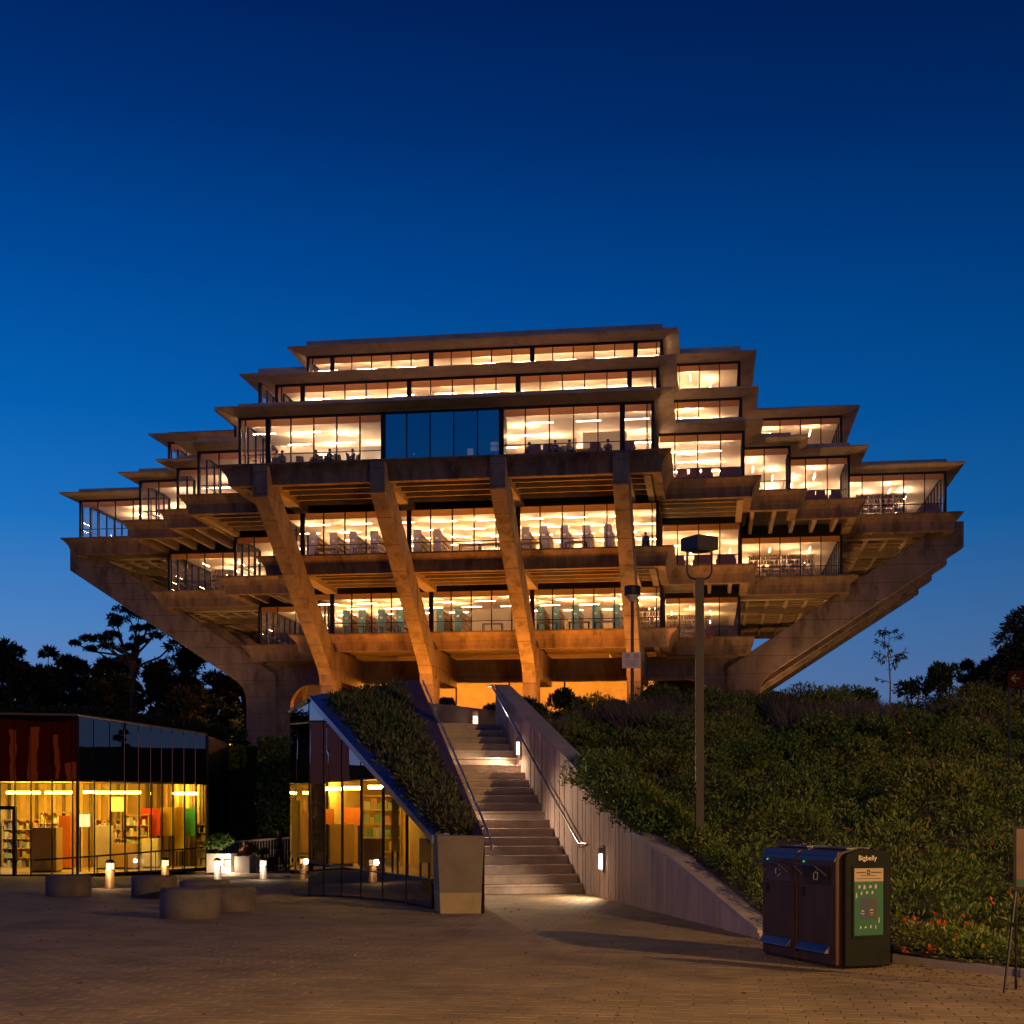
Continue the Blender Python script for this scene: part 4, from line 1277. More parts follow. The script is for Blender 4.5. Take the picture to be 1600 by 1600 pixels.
# --- lamp posts
M['binglass'] = mat('unlit_lens', (.10, .085, .06), .3, var=.1)
def square_lamppost(px, ytop, d, zbase, label, hd=.56, tilt=0):
    x, y, z = U(px, ytop, d)
    t = thing('street_lamp', label, 'street lamp', (x, y, zbase), tilt)
    H = z - zbase                        # top of the head
    pw = .064
    MB().box(-pw, pw, -pw, pw, 0, H - .66).build('post', M['postpaint'], t, True)
    MB().box(-pw - .05, pw + .05, -pw - .05, pw + .05, 0, .05).build('base_plate', M['postpaint'], t, True)
    for s in (-1, 1):
        pts = [(0, 0, H - .68), (s * .11, 0, H - .67), (s * .165, 0, H - .64), (s * .195, 0, H - .58), (s * .2, 0, H - .5), (s * .2, 0, H - .02)]
        MB().path(pts, .017, 8).build('yoke_arm', M['postpaint'], t, True)
    hb = MB().box(-hd / 2, hd / 2, -hd / 2, hd / 2, H - .21, H)
    h_o = hb.build('lamp_head', M['postpaint'], t, True); h_o.rotation_euler = (0, 0, math.radians(40) - tilt)
    MB().box(-hd * .4, hd * .4, -hd * .4, hd * .4, H - .225, H - .2105).build('lamp_glass', M['binglass'], t, True).rotation_euler = (0, 0, math.radians(40) - tilt)
    return t
square_lamppost(1093, 840, 22.5, hill_z(*U(1091, 1268, 22.5)[:2]) - .1, 'tall dark post with a square box lamp head on a yoke, rising from the shrubs', .43, YAW)
# round lamp on the terrace
x, y, z = U(988, 916, 45)
t = thing('street_lamp', 'slim dark lamp post with a glass cone under its short dark cap', 'street lamp', (x, y, TZ))
H = z - TZ
MB().tube((0, 0, 0), (0, 0, H - .5), .055, .05, 12).build('post', M['postpaint'], t, True)
MB().lathe([(.0, H - .3), (.255, H - .3), (.265, H - .28), (.265, H - .04), (.25, H), (.001, H)], n=20).build('lamp_cap', M['postpaint'], t, True)
MB().lathe([(.07, H - .5), (.24, H - .30)], n=20).build('glass_cone', mat('frosted_cone', (.75, .62, .5), .35, var=.1), t, True)
# notice on that post
M['notice'] = mat('notice_paint', (.62, .52, .60), .5, var=.05)
M['ink'] = mat('notice_ink', (.20, .09, .14), .6, var=.1)
zt, zb_ = U(0, 1019, 44.8)[2], U(0, 1044, 44.8)[2]
a, b = U(972, 0, 44.8), U(1001, 0, 44.8)
t = thing('post_notice', 'small pale pink notice with two round symbols on the slim lamp post', 'sign', ((a[0] + b[0]) / 2, (a[1] + b[1]) / 2 - .0, zb_), YAW)
w_ = math.hypot(b[0] - a[0], b[1] - a[1]) / 2; h_ = zt - zb_
MB().box(-w_, w_, -.012, .012, 0, h_).build('plate', M['notice'], t, True)
for s in (-.45, .5):
    mb = MB(); rr = .062
    for i in range(16):
        a0, a1 = 2 * PI * i / 16, 2 * PI * (i + 1) / 16
        mb.tube((s * w_ + rr * math.cos(a0), -.016, h_ * .74 + rr * math.sin(a0)), (s * w_ + rr * math.cos(a1), -.016, h_ * .74 + rr * math.sin(a1)), .011, n=4, cap=False)
    mb.build('round_symbol', M['ink'], t, True)
for i, (z_, l_) in enumerate(((.46, .75), (.36, .6), (.30, .8), (.20, .7), (.13, .5))):
    MB().box(-w_ * l_, w_ * l_, -.016, -.0125, h_ * z_, h_ * z_ + .014).build('text_line', M['ink'], t, True)
# the lamp that lights the plaza, just outside the view: same kind of post
xs_, ys_ = W(16.6, 1.4)
sl = thing('street_lamp', 'lit box-headed street lamp beside the plaza, outside the view', 'street lamp', (xs_, ys_, 0), .3)
MB().box(-.072, .072, -.072, .072, 0, 7.0).build('post', M['postpaint'], sl, True)
MB().box(-.28, .28, -.28, .28, 7.42, 7.66).build('lamp_head', M['postpaint'], sl, True)
for s in (-1, 1):
    MB().path([(0, 0, 7.0), (s * .17, 0, 7.04), (s * .2, 0, 7.1), (s * .2, 0, 7.6)], .017, 8).build('yoke_arm', M['postpaint'], sl, True)
MB().box(-.2, .2, -.2, .2, 7.40, 7.418).build('lamp_lens', emit('street_lens', STREET, 6), sl, True)
lamp('street_lamp_bulb', 'SPOT', (xs_, ys_, 7.35), STREET, STREET_W, .12, (xs_ - 10, ys_ + 10, 0), math.radians(165), sl)

# --- recycling and waste bins
M['bin'] = mat('dark_brown_bin', (.04, .018, .014), .45, var=.35, scale=5, spec=.35, stretch=(1, 1, .3))
M['binside'] = mat('black_bin_plastic', (.008, .010, .009), .7, var=.3, scale=6, spec=.15)
M['binedge'] = mat('bin_edge_metal', (.15, .15, .17), .35, metal=.8, var=.1)
M['hop'] = mat('hopper_purple', (.05, .03, .075), .4, var=.1)
M['chrome'] = mat('handle_metal', (.20, .16, .19), .4, metal=1, var=.05)
M['poster_green'] = mat('poster_green', (.014, .10, .06), .35, var=.1)
M['poster_tan'] = mat('poster_tan', (.34, .25, .17), .5, var=.06)
M['print_white'] = mat('print_white', (.4, .36, .32), .6, var=.05)
M['print_dark'] = mat('print_dark', (.03, .03, .045), .5, var=.05)
M['print_blue'] = mat('print_blue', (.02, .03, .09), .5, var=.05)
led = emit('green_led', (.05, 1, .4), .7)
pL, pR = W(*pa(1190, 15.75)), W(*pa(1307, 14.25))
ang = math.atan2(pR[1] - pL[1], pR[0] - pL[0])
TW = math.hypot(pR[0] - pL[0], pR[1] - pL[1])
BH, BD = 1.22, .60
bw = TW / 2
def bin_unit(i, label, hopper, icon, group='paired compacting bins'):
    x = pL[0] + math.cos(ang) * bw * i; y = pL[1] + math.sin(ang) * bw * i
    t = thing('waste_bin', label, 'bin', (x, y, 0), ang, group)
    g_ = .018
    x0, x1 = g_, bw - g_
    # body with a rounded front top edge
    prof_ = [(0, .03), (0, BH - .11), (.015, BH - .055), (.05, BH - .02), (.11, BH), (BD * .5, BH + .03), (BD - .1, BH + .01), (BD - .02, BH - .05), (BD, BH - .12), (BD, .03)]
    n = len(prof_)
    mb = MB().add([(x0, yy, zz) for yy, zz in prof_] + [(x1, yy, zz) for yy, zz in prof_],
                  [tuple(range(n)), tuple(range(2 * n - 1, n - 1, -1))] + [(k, (k + 1) % n, n + (k + 1) % n, n + k) for k in range(n)])
    o = mb.build('cabinet', M['bin'], t, True); bv = o.modifiers.new('bevel', 'BEVEL'); bv.width = .012; bv.segments = 2; bv.limit_method = 'ANGLE'
    MB().hexa([(x0 + .01, -.008, BH - .115), (x1 - .01, -.008, BH - .115), (x1 - .01, .05, BH - .018), (x0 + .01, .05, BH - .018)],
              [(x0 + .01, -.012, BH - .105), (x1 - .01, -.012, BH - .105), (x1 - .01, .046, BH - .004), (x0 + .01, .046, BH - .004)]).build('top_strip', M['binedge'], t, True)
    MB().box(x0 + .05, x1 - .05, .16, BD - .16, BH + .018, BH + .032).build('solar_panel', M['binedge'], t, True)
    MB().box(x0 + .02, x1 - .02, .03, BD - .03, 0, .03).build('plinth', M['bronze'], t, True)
    # door leaf proud of the cabinet
    MB().box(x0 + .035, x1 - .035, -.012, -.001, .10, BH - .37).build('door', M['bin'], t, True)
    hp = MB().hexa([(x0 + .13, -.006, BH - .36), (x1 - .10, -.006, BH - .36), (x1 - .10, .01, BH - .36), (x0 + .13, .01, BH - .36)],
              [(x0 + .13, -.022, BH - .17), (x1 - .10, -.022, BH - .17), (x1 - .10, .01, BH - .17), (x0 + .13, .01, BH - .17)]).build('hopper_door', hopper, t, True)
    zt_ = BH - .165
    MB().path([(x0 + .13, -.03, zt_ - .10), (x0 + .06, -.10, zt_ + .0), (x0 + .075, -.115, zt_ + .012), (x1 - .24, -.115, zt_ + .012), (x1 - .22, -.11, zt_), (x1 - .13, -.03, zt_ - .10)], .011, 6).build('handle', M['chrome'], hp)
    if icon == 'recycle':
        mb = MB()
        for k in range(3):
            a0 = k * 2 * PI / 3 + .3
            for j in range(4):
                b0, b1 = a0 + j * .35, a0 + (j + 1) * .35
                cx_, cz_, r_ = (x0 + x1) / 2 + .02, BH - .255, .05
                mb.tube((cx_ + r_ * math.cos(b0), -.026, cz_ + r_ * math.sin(b0)), (cx_ + r_ * math.cos(b1), -.026, cz_ + r_ * math.sin(b1)), .006, n=4)
        mb.build('recycling_mark', M['print_white'], hp)
    else:
        mb = MB(); cx_, cz_ = (x0 + x1) / 2 + .03, BH - .28
        mb.path([(cx_ - .035, -.026, cz_ - .03), (cx_ - .045, -.026, cz_ + .03), (cx_ - .01, -.026, cz_ + .05), (cx_ + .02, -.026, cz_ + .035), (cx_ + .045, -.026, cz_ + .05), (cx_ + .03, -.026, cz_ - .03), (cx_ - .035, -.026, cz_ - .03)], .006, 4)
        mb.path([(cx_ - .01, -.026, cz_ + .05), (cx_ + .045, -.026, cz_ + .08)], .005, 4)
        mb.build('waste_mark', M['print_white'], hp)
    MB().box(x0 + .075, x0 + .15, -.03, -.012, BH - .50, BH - .40).build('lock', M['bronze'], t, True)
    # foot pedal in its recess
    MB().box(x0 + .05, x1 - .07, -.016, .0, .135, .245).build('pedal_recess', M['bronze'], t, True)
    MB().hexa([(x0 + .06, -.075, .155), (x1 - .09, -.075, .155), (x1 - .08, -.02, .15), (x0 + .055, -.02, .15)], [(x0 + .06, -.07, .165), (x1 - .09, -.07, .165), (x1 - .08, -.018, .235), (x0 + .055, -.018, .235)]).build('pedal', M['chrome'], t, True)
    MB().box(x0 + .13, x0 + .15, -.016, -.009, BH - .135, BH - .118).build('status_light', led, t, True)
    return t, x0, x1
bin_unit(0, 'brown recycling bin with purple hopper at the far end of the pair', M['hop'], 'recycle')
tb, x0, x1 = bin_unit(1, 'brown waste bin with green poster on its side, next to the shrubs', M['bronze'], 'waste')
# side panel with poster
xs0 = x1 + .001
side_prof = [(.07, .02), (.07, BH - .06), (.10, BH - .02), (BD * .5, BH + .03), (BD - .03, BH + .0), (BD + .02, BH - .03), (BD + .02, .02)]
n = len(side_prof)
sd = MB().add([(xs0, a, b) for a, b in side_prof] + [(xs0 + .07, a, b) for a, b in side_prof], [tuple(range(n)), tuple(range(2 * n - 1, n - 1, -1))] + [(k, (k + 1) % n, n + (k + 1) % n, n + k) for k in range(n)])
sd_o = sd.build('side_panel', M['binside'], tb, True)
bv = sd_o.modifiers.new('bevel', 'BEVEL'); bv.width = .02; bv.segments = 3; bv.limit_method = 'ANGLE'
xp = xs0 + .0705
MB().box(xp - .01, xp + .012, .20, .60, .32, .345).box(xp - .01, xp + .012, .20, .60, 1.045, 1.07).box(xp - .01, xp + .012, .20, .222, .345, 1.045).box(xp - .01, xp + .012, .578, .60, .345, 1.045).build('poster_frame', M['binside'], tb, True).location.y = -.05
po = MB().box(xp - .004, xp + .003, .224, .576, .347, .905).build('poster', M['poster_green'], tb, True); po.location.y = -.05
MB().box(xp - .004, xp + .003, .224, .576, .9055, 1.043).build('poster_heading', M['poster_tan'], po)
pr = MB()
for k, (a, b) in enumerate(((.25, .36), (.43, .55))): pr.box(xp + .003, xp + .0045, a, b, .992, 1.004)
pr.box(xp + .003, xp + .0045, .30, .48, .963, .970); pr.box(xp + .003, xp + .0045, .25, .54, .932, .938)
pr.build('heading_print', M['print_dark'], po)
pr = MB()
for i in range(8):
    a0, a1 = 2 * PI * i / 8, 2 * PI * (i + 1) / 8
    pr.tube((xp + .005, .395 + .018 * math.cos(a0), 1.0 + .022 * math.sin(a0)), (xp + .005, .395 + .018 * math.cos(a1), 1.0 + .022 * math.sin(a1)), .006, n=4)
pr.build('round_emblem', M['print_dark'], po)
MB().box(xp + .003, xp + .0045, .30, .395, .515, .735).build('picture_bin_blue', M['print_blue'], po)
MB().box(xp + .003, xp + .0045, .402, .495, .515, .735).build('picture_bin_black', M['print_dark'], po)
pr = MB()
for (yy, zz, w2, h2) in ((.285, .85, .03, .035), (.345, .845, .028, .045), (.415, .85, .035, .03), (.48, .85, .03, .045), (.31, .785, .02, .04), (.375, .79, .03, .03), (.44, .79, .025, .035),
                         (.30, .43, .02, .03), (.36, .43, .03, .02), (.42, .435, .02, .035), (.48, .43, .015, .04), (.325, .6, .04, .012), (.43, .61, .05, .012), (.32, .575, .06, .006), (.43, .58, .05, .006), (.33, .56, .03, .005), (.43, .56, .03, .005),
                         (.25, .76, .018, .06), (.52, .5, .016, .06)):
    pr.hexa([(xp + .0046, yy - w2 / 2, zz - h2 / 2), (xp + .0046, yy + w2 / 2, zz - h2 / 3), (xp + .0062, yy + w2 / 2, zz - h2 / 3), (xp + .0062, yy - w2 / 2, zz - h2 / 2)],
            [(xp + .0046, yy - w2 / 3, zz + h2 / 2), (xp + .0046, yy + w2 / 3, zz + h2 / 2), (xp + .0062, yy + w2 / 3, zz + h2 / 2), (xp + .0062, yy - w2 / 3, zz + h2 / 2)])
pr.build('poster_print', M['print_white'], po)
fc = bpy.data.curves.new('lettering', 'FONT'); fc.body = 'Bigbelly'; fc.size = .072; fc.extrude = .001; fc.align_x = 'CENTER'
fc.materials.append(mat('cream_print', (.75, .62, .38), .6, var=.03))
fo = bpy.data.objects.new('lettering_outline', fc); C.objects.link(fo)
fme = bpy.data.meshes.new_from_object(fo.evaluated_get(bpy.context.evaluated_depsgraph_get())); bpy.data.objects.remove(fo)
fo = bpy.data.objects.new('lettering', fme); C.objects.link(fo); fo.parent = tb
fo.location = (xp + .003, .335, 1.125); fo.rotation_euler = (PI / 2, 0, PI / 2)

# --- poster stand at the right edge and arrow sign on the hill
x, y = W(*pa(1602, 12.5))
t = thing('poster_stand', 'dark framed poster stand on thin legs at the edge of the paving', 'sign stand', (x, y, 0), YAW - .35)
MB().box(-.10, .50, -.02, .02, .92, 1.50).build('frame', M['bronze'], t, True)
MB().box(-.075, .475, -.026, -.0205, .95, 1.475).build('poster', mat('weathered_poster', (.17, .115, .085), .6), t, True)
MB().box(-.075, .475, -.028, -.0265, .955, 1.02).build('poster_foot', M['poster_green'], t, True)
mb = MB()
for i in range(5): mb.box(.0, .3 - .04 * (i % 2), -.028, -.0265, 1.12 + i * .06, 1.14 + i * .06)
mb.build('poster_print', M['print_dark'], t, True)
for sx in (-.08, .48):
    MB().tube((sx, 0, .93), (sx - .10 if sx < 0 else sx + .1, -.16, 0), .014, n=6).build('leg', M['bronze'], t, True)
    MB().tube((sx, 0, .93), (sx, .18, 0), .014, n=6).build('leg', M['bronze'], t, True)
MB().tube((-.12, -.08, .62), (.5, -.08, .62), .011, n=6).build('cross_bar', M['bronze'], t, True)
x, y, z = U(1586, 1061, 26)
zz = hill_z(x, y)
t = thing('arrow_sign', 'dark maroon square sign with a pale left-pointing arrow on the hillside', 'sign', (x, y, zz), YAW)
hz = z - zz
MB().box(-.14, .14, -.012, .012, hz - .155, hz + .155).build('plate', mat('maroon_paint', (.022, .005, .006), .9, var=.1, spec=.05), t, True)
MB().box(.17, .5, -.012, .012, hz - .155, hz + .18).build('name_board', mat('name_board', (.16, .10, .07), .8), t, True)
mb = MB().tube((-.07, -.016, hz + .01), (.08, -.016, hz + .01), .011, n=4).tube((-.075, -.016, hz + .01), (.01, -.016, hz + .08), .011, n=4).tube((-.075, -.016, hz + .01), (.01, -.016, hz - .06), .011, n=4)
mb.build('arrow', mat('faded_arrow', (.16, .12, .11), .8), t, True)
for s in (-.1, .45):
    MB().tube((s, .03, -.1), (s, .03, hz + .1), .025, n=8).build('post', M['bronze'], t, True)

# --- floodlights on the terrace
def gflood(gx, y, w, col, lab, tilt=-1.0, spread=130):
    x = LX + gx * B
    t = thing('flood_light', lab, 'flood light', (x, y, TZ), 0, 'flood lights on the library terrace')
    MB().box(-.25, .25, -.14, .14, .18, .5).build('housing', M['bronze'], t, True)
    MB().box(-.04, .04, -.04, .04, 0, .2).build('stand', M['bronze'], t, True)
    lamp('flood_lamp', 'SPOT', (x, y, TZ + .6), col, w, .4, (x, y + tilt, TZ + 10), math.radians(spread), t)
gflood(-1.0, 92.5, FLOOD_W * .75, SODIUM, 'floodlight on the terrace between the first two bents')
gflood(0.05, 92.5, FLOOD_W, SODIUM, 'floodlight on the terrace between the middle bents')
gflood(1.0, 92.5, FLOOD_W * 1.2, SODIUM, 'floodlight on the terrace between the last two bents')
gflood(2.3, 90, FLOOD_W * .55, (1, .48, .16), 'floodlight on the terrace beyond the last bent')
gflood(-2.6, 92, FLOOD_W * .35, (1, .48, .16), 'floodlight on the terrace beyond the first bent')
gflood(3.3, 113, FLOOD_W * .5, (1, .48, .14), 'floodlight deep under the right wing of the library', 0)
gflood(-3.3, 113, FLOOD_W * .35, (1, .48, .14), 'floodlight deep under the left wing of the library', 0)
gflood(3.4, 99, FLOOD_W * .5, (1, .48, .14), 'floodlight under the right wing of the library')
gflood(-3.4, 99, FLOOD_W * .3, (1, .48, .14), 'floodlight under the left wing of the library')
for x, lab in ((-9, 'first'), (-3, 'second'), (4, 'third'), (10, 'fourth')):
    yl = LY - 1.15 * B
    t = thing('ceiling_lamp', 'sodium lamp under the library beside the %s bent' % lab, 'lamp', (LX + x, yl, 11.6))
    MB().lathe([(.25, 0), (.3, .1), (.1, .3), (.001, .3)], n=16).build('shade', M['bronze'], t, True)
    MB().tube((0, 0, .3), (0, 0, 1.4), .03, n=6).build('stem', M['bronze'], t, True)
    lamp('under_lamp', 'POINT', (LX + x, yl, 11.4), SODIUM, UNDER_W, .25, parent=t)

# --- second street lamp of the plaza, behind the viewpoint, and the red-lit shop front whose glow reaches the seats
xs_, ys_ = W(-1.0, -1.5)
sl = thing('street_lamp', 'lit box-headed street lamp behind the viewpoint', 'street lamp', (xs_, ys_, 0), .1)
MB().box(-.072, .072, -.072, .072, 0, 4.6).build('post', M['postpaint'], sl, True)
MB().box(-.28, .28, -.28, .28, 5.02, 5.26).build('lamp_head', M['postpaint'], sl, True)
for s in (-1, 1):
    MB().path([(0, 0, 4.6), (s * .17, 0, 4.64), (s * .2, 0, 4.7), (s * .2, 0, 5.2)], .017, 8).build('yoke_arm', M['postpaint'], sl, True)
MB().box(-.2, .2, -.2, .2, 5.0, 5.018).build('lamp_lens', emit('street_lens_b', STREET, 6), sl, True)
lamp('street_lamp_bulb', 'SPOT', (xs_, ys_, 4.95), STREET, STREET_W * .36, .12, (xs_ + .8, ys_ + 7.5, 0), math.radians(66), sl)
xs_, ys_ = W(-38, -12)
sf = thing('shop_front', 'dark two-storey shop front with red-lit windows behind the viewpoint', 'building', (xs_, ys_, 0))
M['dark_render'] = mat('dark_render', (.05, .035, .03), .8, var=.3)
MB().box(-16, 16, -8, 0, -1, 9.5).build('wall', M['dark_render'], sf, True)
rglow = emit('red_window', (1, .13, .02), .26)
MB().box(2, 9.5, .002, .008, 3.4, 8.8).build('red_glazing', emit('red_glazing', (1, .06, .015), .05), sf, True)
for x0, x1, z0, z1 in ((-9.5, -8.7, 3.8, 8), (-6, -2, 4.2, 5.0), (0, 1, 3.6, 8), (3, 3.5, 4, 8), (4.4, 5.1, 3.8, 8.3), (6.4, 6.7, 4, 7.5), (7.2, 8.4, 4, 5.4), (10, 11, 3.6, 8)):
    MB().box(x0, x1, .01, .06, z0, z1).build('window', rglow, sf, True)

# ================================================================== inside the library: bookcases, chairs, readers
M['books'] = leafmat('book_spines', [(.35, .12, .06), (.55, .42, .22), (.16, .2, .28), (.62, .52, .38), (.28, .08, .08), (.2, .25, .12), (.7, .62, .5)], .7, 0)
M['shelf'] = mat('shelf_board', (.62, .45, .24), .6, var=.1)
M['lilac'] = mat('lilac_end_panel', (.32, .29, .50), .55, var=.08)
M['cyan'] = mat('teal_end_panel', (.17, .40, .54), .55, var=.08)
M['label_white'] = mat('card_white', (.8, .78, .74), .7, var=.03)

def books_mb(mb, L_, z, depth, axis, side, rs):
    """a run of books of length L_ at height z"""
    p = 0
    while p < L_ - .05:
        t_ = rs.uniform(.025, .07); h_ = rs.uniform(.20, .30)
        if rs.random() < .9:
            if axis == 'y': mb.box(side * .04 if side > 0 else -depth, depth if side > 0 else -.04, p, p + t_ * .95, z, z + h_)
            else: mb.box(p, p + t_ * .95, .03, depth, z, z + h_)
        p += t_
# stack running away from the window; end panel faces the glass
def make_stack(name, endm):
    t = thing(name, '', 'bookcase')
    MB().box(-.27, .27, -.03, 0, 0, 2.12).build('end_panel', endm, t, True)
    MB().box(-.10, .10, -.036, -.031, 1.45, 1.58).build('range_card', M['label_white'], t, True)
    mb = MB()
    for i in range(6): mb.box(-.25, .25, .001, 4.2, .08 + i * .36, .10 + i * .36)
    mb.box(-.015, .015, .001, 4.2, .1, 2.1)
    mb.build('shelves', M['shelf'], t, True)
    mb = MB(); rs = random.Random(3)
    for i in range(5): books_mb(mb, 4.15, .102 + i * .36, .22, 'y', 1, rs)
    tag(mb.build('books', M['books'], t, True), None, kind='stuff')
    return t
ORD = ['first', 'second', 'third', 'fourth', 'fifth', 'sixth']
def place_stacks(proto_name, endm, k, y_off, groups, colour, storey):
    proto = make_stack(proto_name, endm); first = True
    yg = LY - QS[k][0][1] * B
    for bay, pxs in groups:
        for i, px in enumerate(pxs):
            d = (yg + y_off) / CA
            # place at this distance behind the glass along the sight line
            q = (px - 800) / FPX
            Y = yg + y_off; X = Y * (q - math.tan(YAW)) / (1 + q * math.tan(YAW))
            lab = '%s-ended bookcase, %s from the left in the %s bay of the %s' % (colour, ORD[i], bay, storey)
            if first:
                proto.location = (X, Y, ZF[k] + .02); proto['label'] = lab; first = False
                proto['group'] = '%s-ended bookcases' % colour
            else:
                copy_tree(proto, (X, Y, ZF[k] + .02), 0, lab)
place_stacks('bookcase', M['lilac'], 5, 2.3, [('first', (489, 521, 552, 585)), ('second', (652, 683)), ('third', (821, 849, 882, 916, 950))], 'lilac', 'middle storey')
place_stacks('bookcase', M['cyan'], 4, 2.3, [('first', (541, 566, 596, 625)), ('second', (688, 716)), ('third', (845, 868, 899, 931, 963))], 'teal', 'lowest storey')

def make_shelf_unit():
    t = thing('wall_bookcase', '', 'bookcase')
    mb = MB()
    for i in range(7): mb.box(0, 1.8, 0, .28, .06 + i * .33, .08 + i * .33)
    for x in (-.02, .89, 1.8): mb.box(x, x + .02, -.001, .281, 0, 2.1)
    mb.build('shelves', M['shelf'], t, True)
    mb = MB(); rs = random.Random(9)
    for i in range(6):
        books_mb(mb, .84, .0815 + i * .33, .24, 'x', 1, rs)
        n0 = len(mb.v); books_mb(mb, .84, .0815 + i * .33, .24, 'x', 1, rs)
        mb.v[n0:] = [(a + .92, b, c) for a, b, c in mb.v[n0:]]
    tag(mb.build('books', M['books'], t, True), None, kind='stuff')
    return t
su = make_shelf_unit(); first = True
def inside_at(px, Y):
    q = (px - 800) / FPX
    return Y * (q - math.tan(YAW)) / (1 + q * math.tan(YAW))
for k, Y, pxs, st in ((6, LY - 1.75 * B + 2.0, (1338, 1377), 'widest storey, far right wing'), (5, LY - 1.75 * B + 2.0, (1170, 1202, 1234), 'middle storey, right wing'),
                      (4, LY - 1.75 * B + 2.4, (1042, 1074), 'lowest storey, right of the bents'), (4, LY - 2.5 * B + 3.2, (996,), 'lowest storey, behind the last bent'), (5, LY - 1.75 * B + 2.2, (330,), 'middle storey, left wing')):
    for i, px in enumerate(pxs):
        X = inside_at(px, Y)
        lab = 'wooden wall of books, %s from the left on the %s' % (ORD[i], st) if len(pxs) > 1 else 'single wooden wall of books on the %s' % st
        if first: su.location = (X, Y, ZF[k] + .02); su['label'] = lab; su['group'] = 'book walls'; first = False
        else: copy_tree(su, (X, Y, ZF[k] + .02), 0, lab)

# shelving full of goods inside the two glass pavilions
M['goods'] = leafmat('packets', [(.7, .1, .05), (.8, .6, .1), (.15, .35, .2), (.75, .7, .55), (.2, .25, .5), (.8, .35, .05), (.5, .12, .25)], .5, 0)
def goods_shelf(px, d, z0, label, n=3, wid=1.6, hgt=1.9):
    x, y = W(*pa(px, d))
    t = thing('goods_shelf', label, 'shelf', (x, y, z0), YAW, 'shelves of goods in the pavilions')
    mb = MB(); rs = random.Random(px); g2 = MB()
    rows = 5; dz = hgt / rows
    for i in range(rows + 1): mb.box(0, wid, 0, .35, i * dz, i * dz + .03)
    for xx in (-.03, wid): mb.box(xx, xx + .03, -.001, .351, 0, hgt + .03)
    mb.build('frame', oak, t, True)
    for i in range(rows):
        p = .03
        while p < wid - .12:
            w2 = rs.uniform(.05, .16); h2 = rs.uniform(.4, .9) * (dz - .05)
            if rs.random() < .85: g2.box(p, p + w2 * .92, .04, .04 + rs.uniform(.1, .25), i * dz + .031, i * dz + .031 + h2)
            p += w2
    tag(g2.build('goods', M['goods'], t, True), None, kind='stuff')
goods_shelf(150, 55.2, zf, 'tall shelf of colourful goods behind the white cabinet in the pavilion', wid=1.5)
goods_shelf(196, 55.0, zf, 'shelf of colourful goods left of the red panel in the pavilion', wid=.9, hgt=2.1)
goods_shelf(4, 55.2, zf, 'shelf of colourful goods behind the pavilion door', wid=1.7)
goods_shelf(62, 55.2, zf, 'shelf of colourful goods behind the wooden box counter', wid=1.2, hgt=2.2)
goods_shelf(308, 56.9, zf, 'narrow shelf of goods at the far end of the pavilion', wid=.5, hgt=1.7)
goods_shelf(566, 29.4, .43, 'shelf of colourful goods in the wedge pavilion behind the low counter', wid=.8, hgt=1.5)
goods_shelf(488, 32.3, .43, 'shelf of colourful goods at the tall end of the wedge pavilion', wid=.6, hgt=1.7)

# chairs
M['chair'] = mat('rose_upholstery', (.42, .20, .16), .8, var=.15)
M['chairdark'] = mat('dark_upholstery', (.09, .07, .08), .7, var=.15)
def chair_mesh(name, m, lounge):
    t = thing(name, '', 'chair')
    w_ = .34 if lounge else .25
    MB().box(-w_, w_, -.28, .26, .30, .44).build('seat', m, t, True)
    mb = MB().hexa([(-w_, .20, .44), (w_, .20, .44), (w_, .30, .44), (-w_, .30, .44)], [(-w_ * .92, .30, .92), (w_ * .92, .30, .92), (w_ * .92, .38, .92), (-w_ * .92, .38, .92)])
    mb.build('backrest', m, t, True)
    for sx in (-1, 1):
        for sy in (-.24, .22):
            MB().tube((sx * (w_ - .04), sy, 0), (sx * (w_ - .05), sy, .31), .02, n=6).build('leg', M['bronze'], t, True)
        if lounge: MB().box(min(sx * w_, sx * (w_ + .08)), max(sx * w_, sx * (w_ + .08)), -.26, .24, .30, .62).build('armrest', m, t, True)
    return t
ch1 = chair_mesh('lounge_chair', M['chair'], True); ch2 = chair_mesh('desk_chair', M['chairdark'], False)
used = {}
def chair(proto, k, Y, px, rz, label):
    loc = (inside_at(px, Y), Y, ZF[k] + .02)
    if proto.name not in used:
        used[proto.name] = 1; proto.location = loc; proto.rotation_euler = (0, 0, rz); proto['label'] = label; proto['group'] = 'chairs behind the library windows'
    else: copy_tree(proto, loc, rz, label)
y6 = LY - 4.5 * B
for i, px in enumerate((838, 856, 931, 982)):
    chair(ch1, 6, y6 + .95, px, PI + .2 * (i % 2), 'rose lounge chair, %s from the left, behind the right bay of the widest storey' % ORD[i])
for i, px in enumerate((428, 470, 533, 551)):
    chair(ch2, 6, y6 + .95, px, .5 * i, 'dark chair, %s from the left, behind the left bay of the widest storey' % ORD[i])
y6b = LY - 3.5 * B
for i, px in enumerate((1066, 1086, 1104, 1134, 1149)):
    chair(ch1, 6, y6b + .95, px, PI, 'rose lounge chair, %s of the row by the tall panes right of the bents' % ORD[i])
y5b = LY - 2.5 * B
for i, px in enumerate((1062, 1092, 1104, 1128, 1141)):
    chair(ch1, 5, y5b + .95, px, PI, 'rose lounge chair, %s of the row behind the box lamp head' % ORD[i])
for i, px in enumerate((1266, 1282, 1305)):
    chair(ch1, 6, LY - 2.5 * B + .95, px, PI, 'rose lounge chair, %s from the left behind the stepped right corner' % ORD[i])
y6w = LY - 1.75 * B
for i, px in enumerate((1446, 1460)):
    chair(ch1, 6, y6w + .95, px, PI, 'rose lounge chair, %s of two at the far right end windows' % ORD[i])
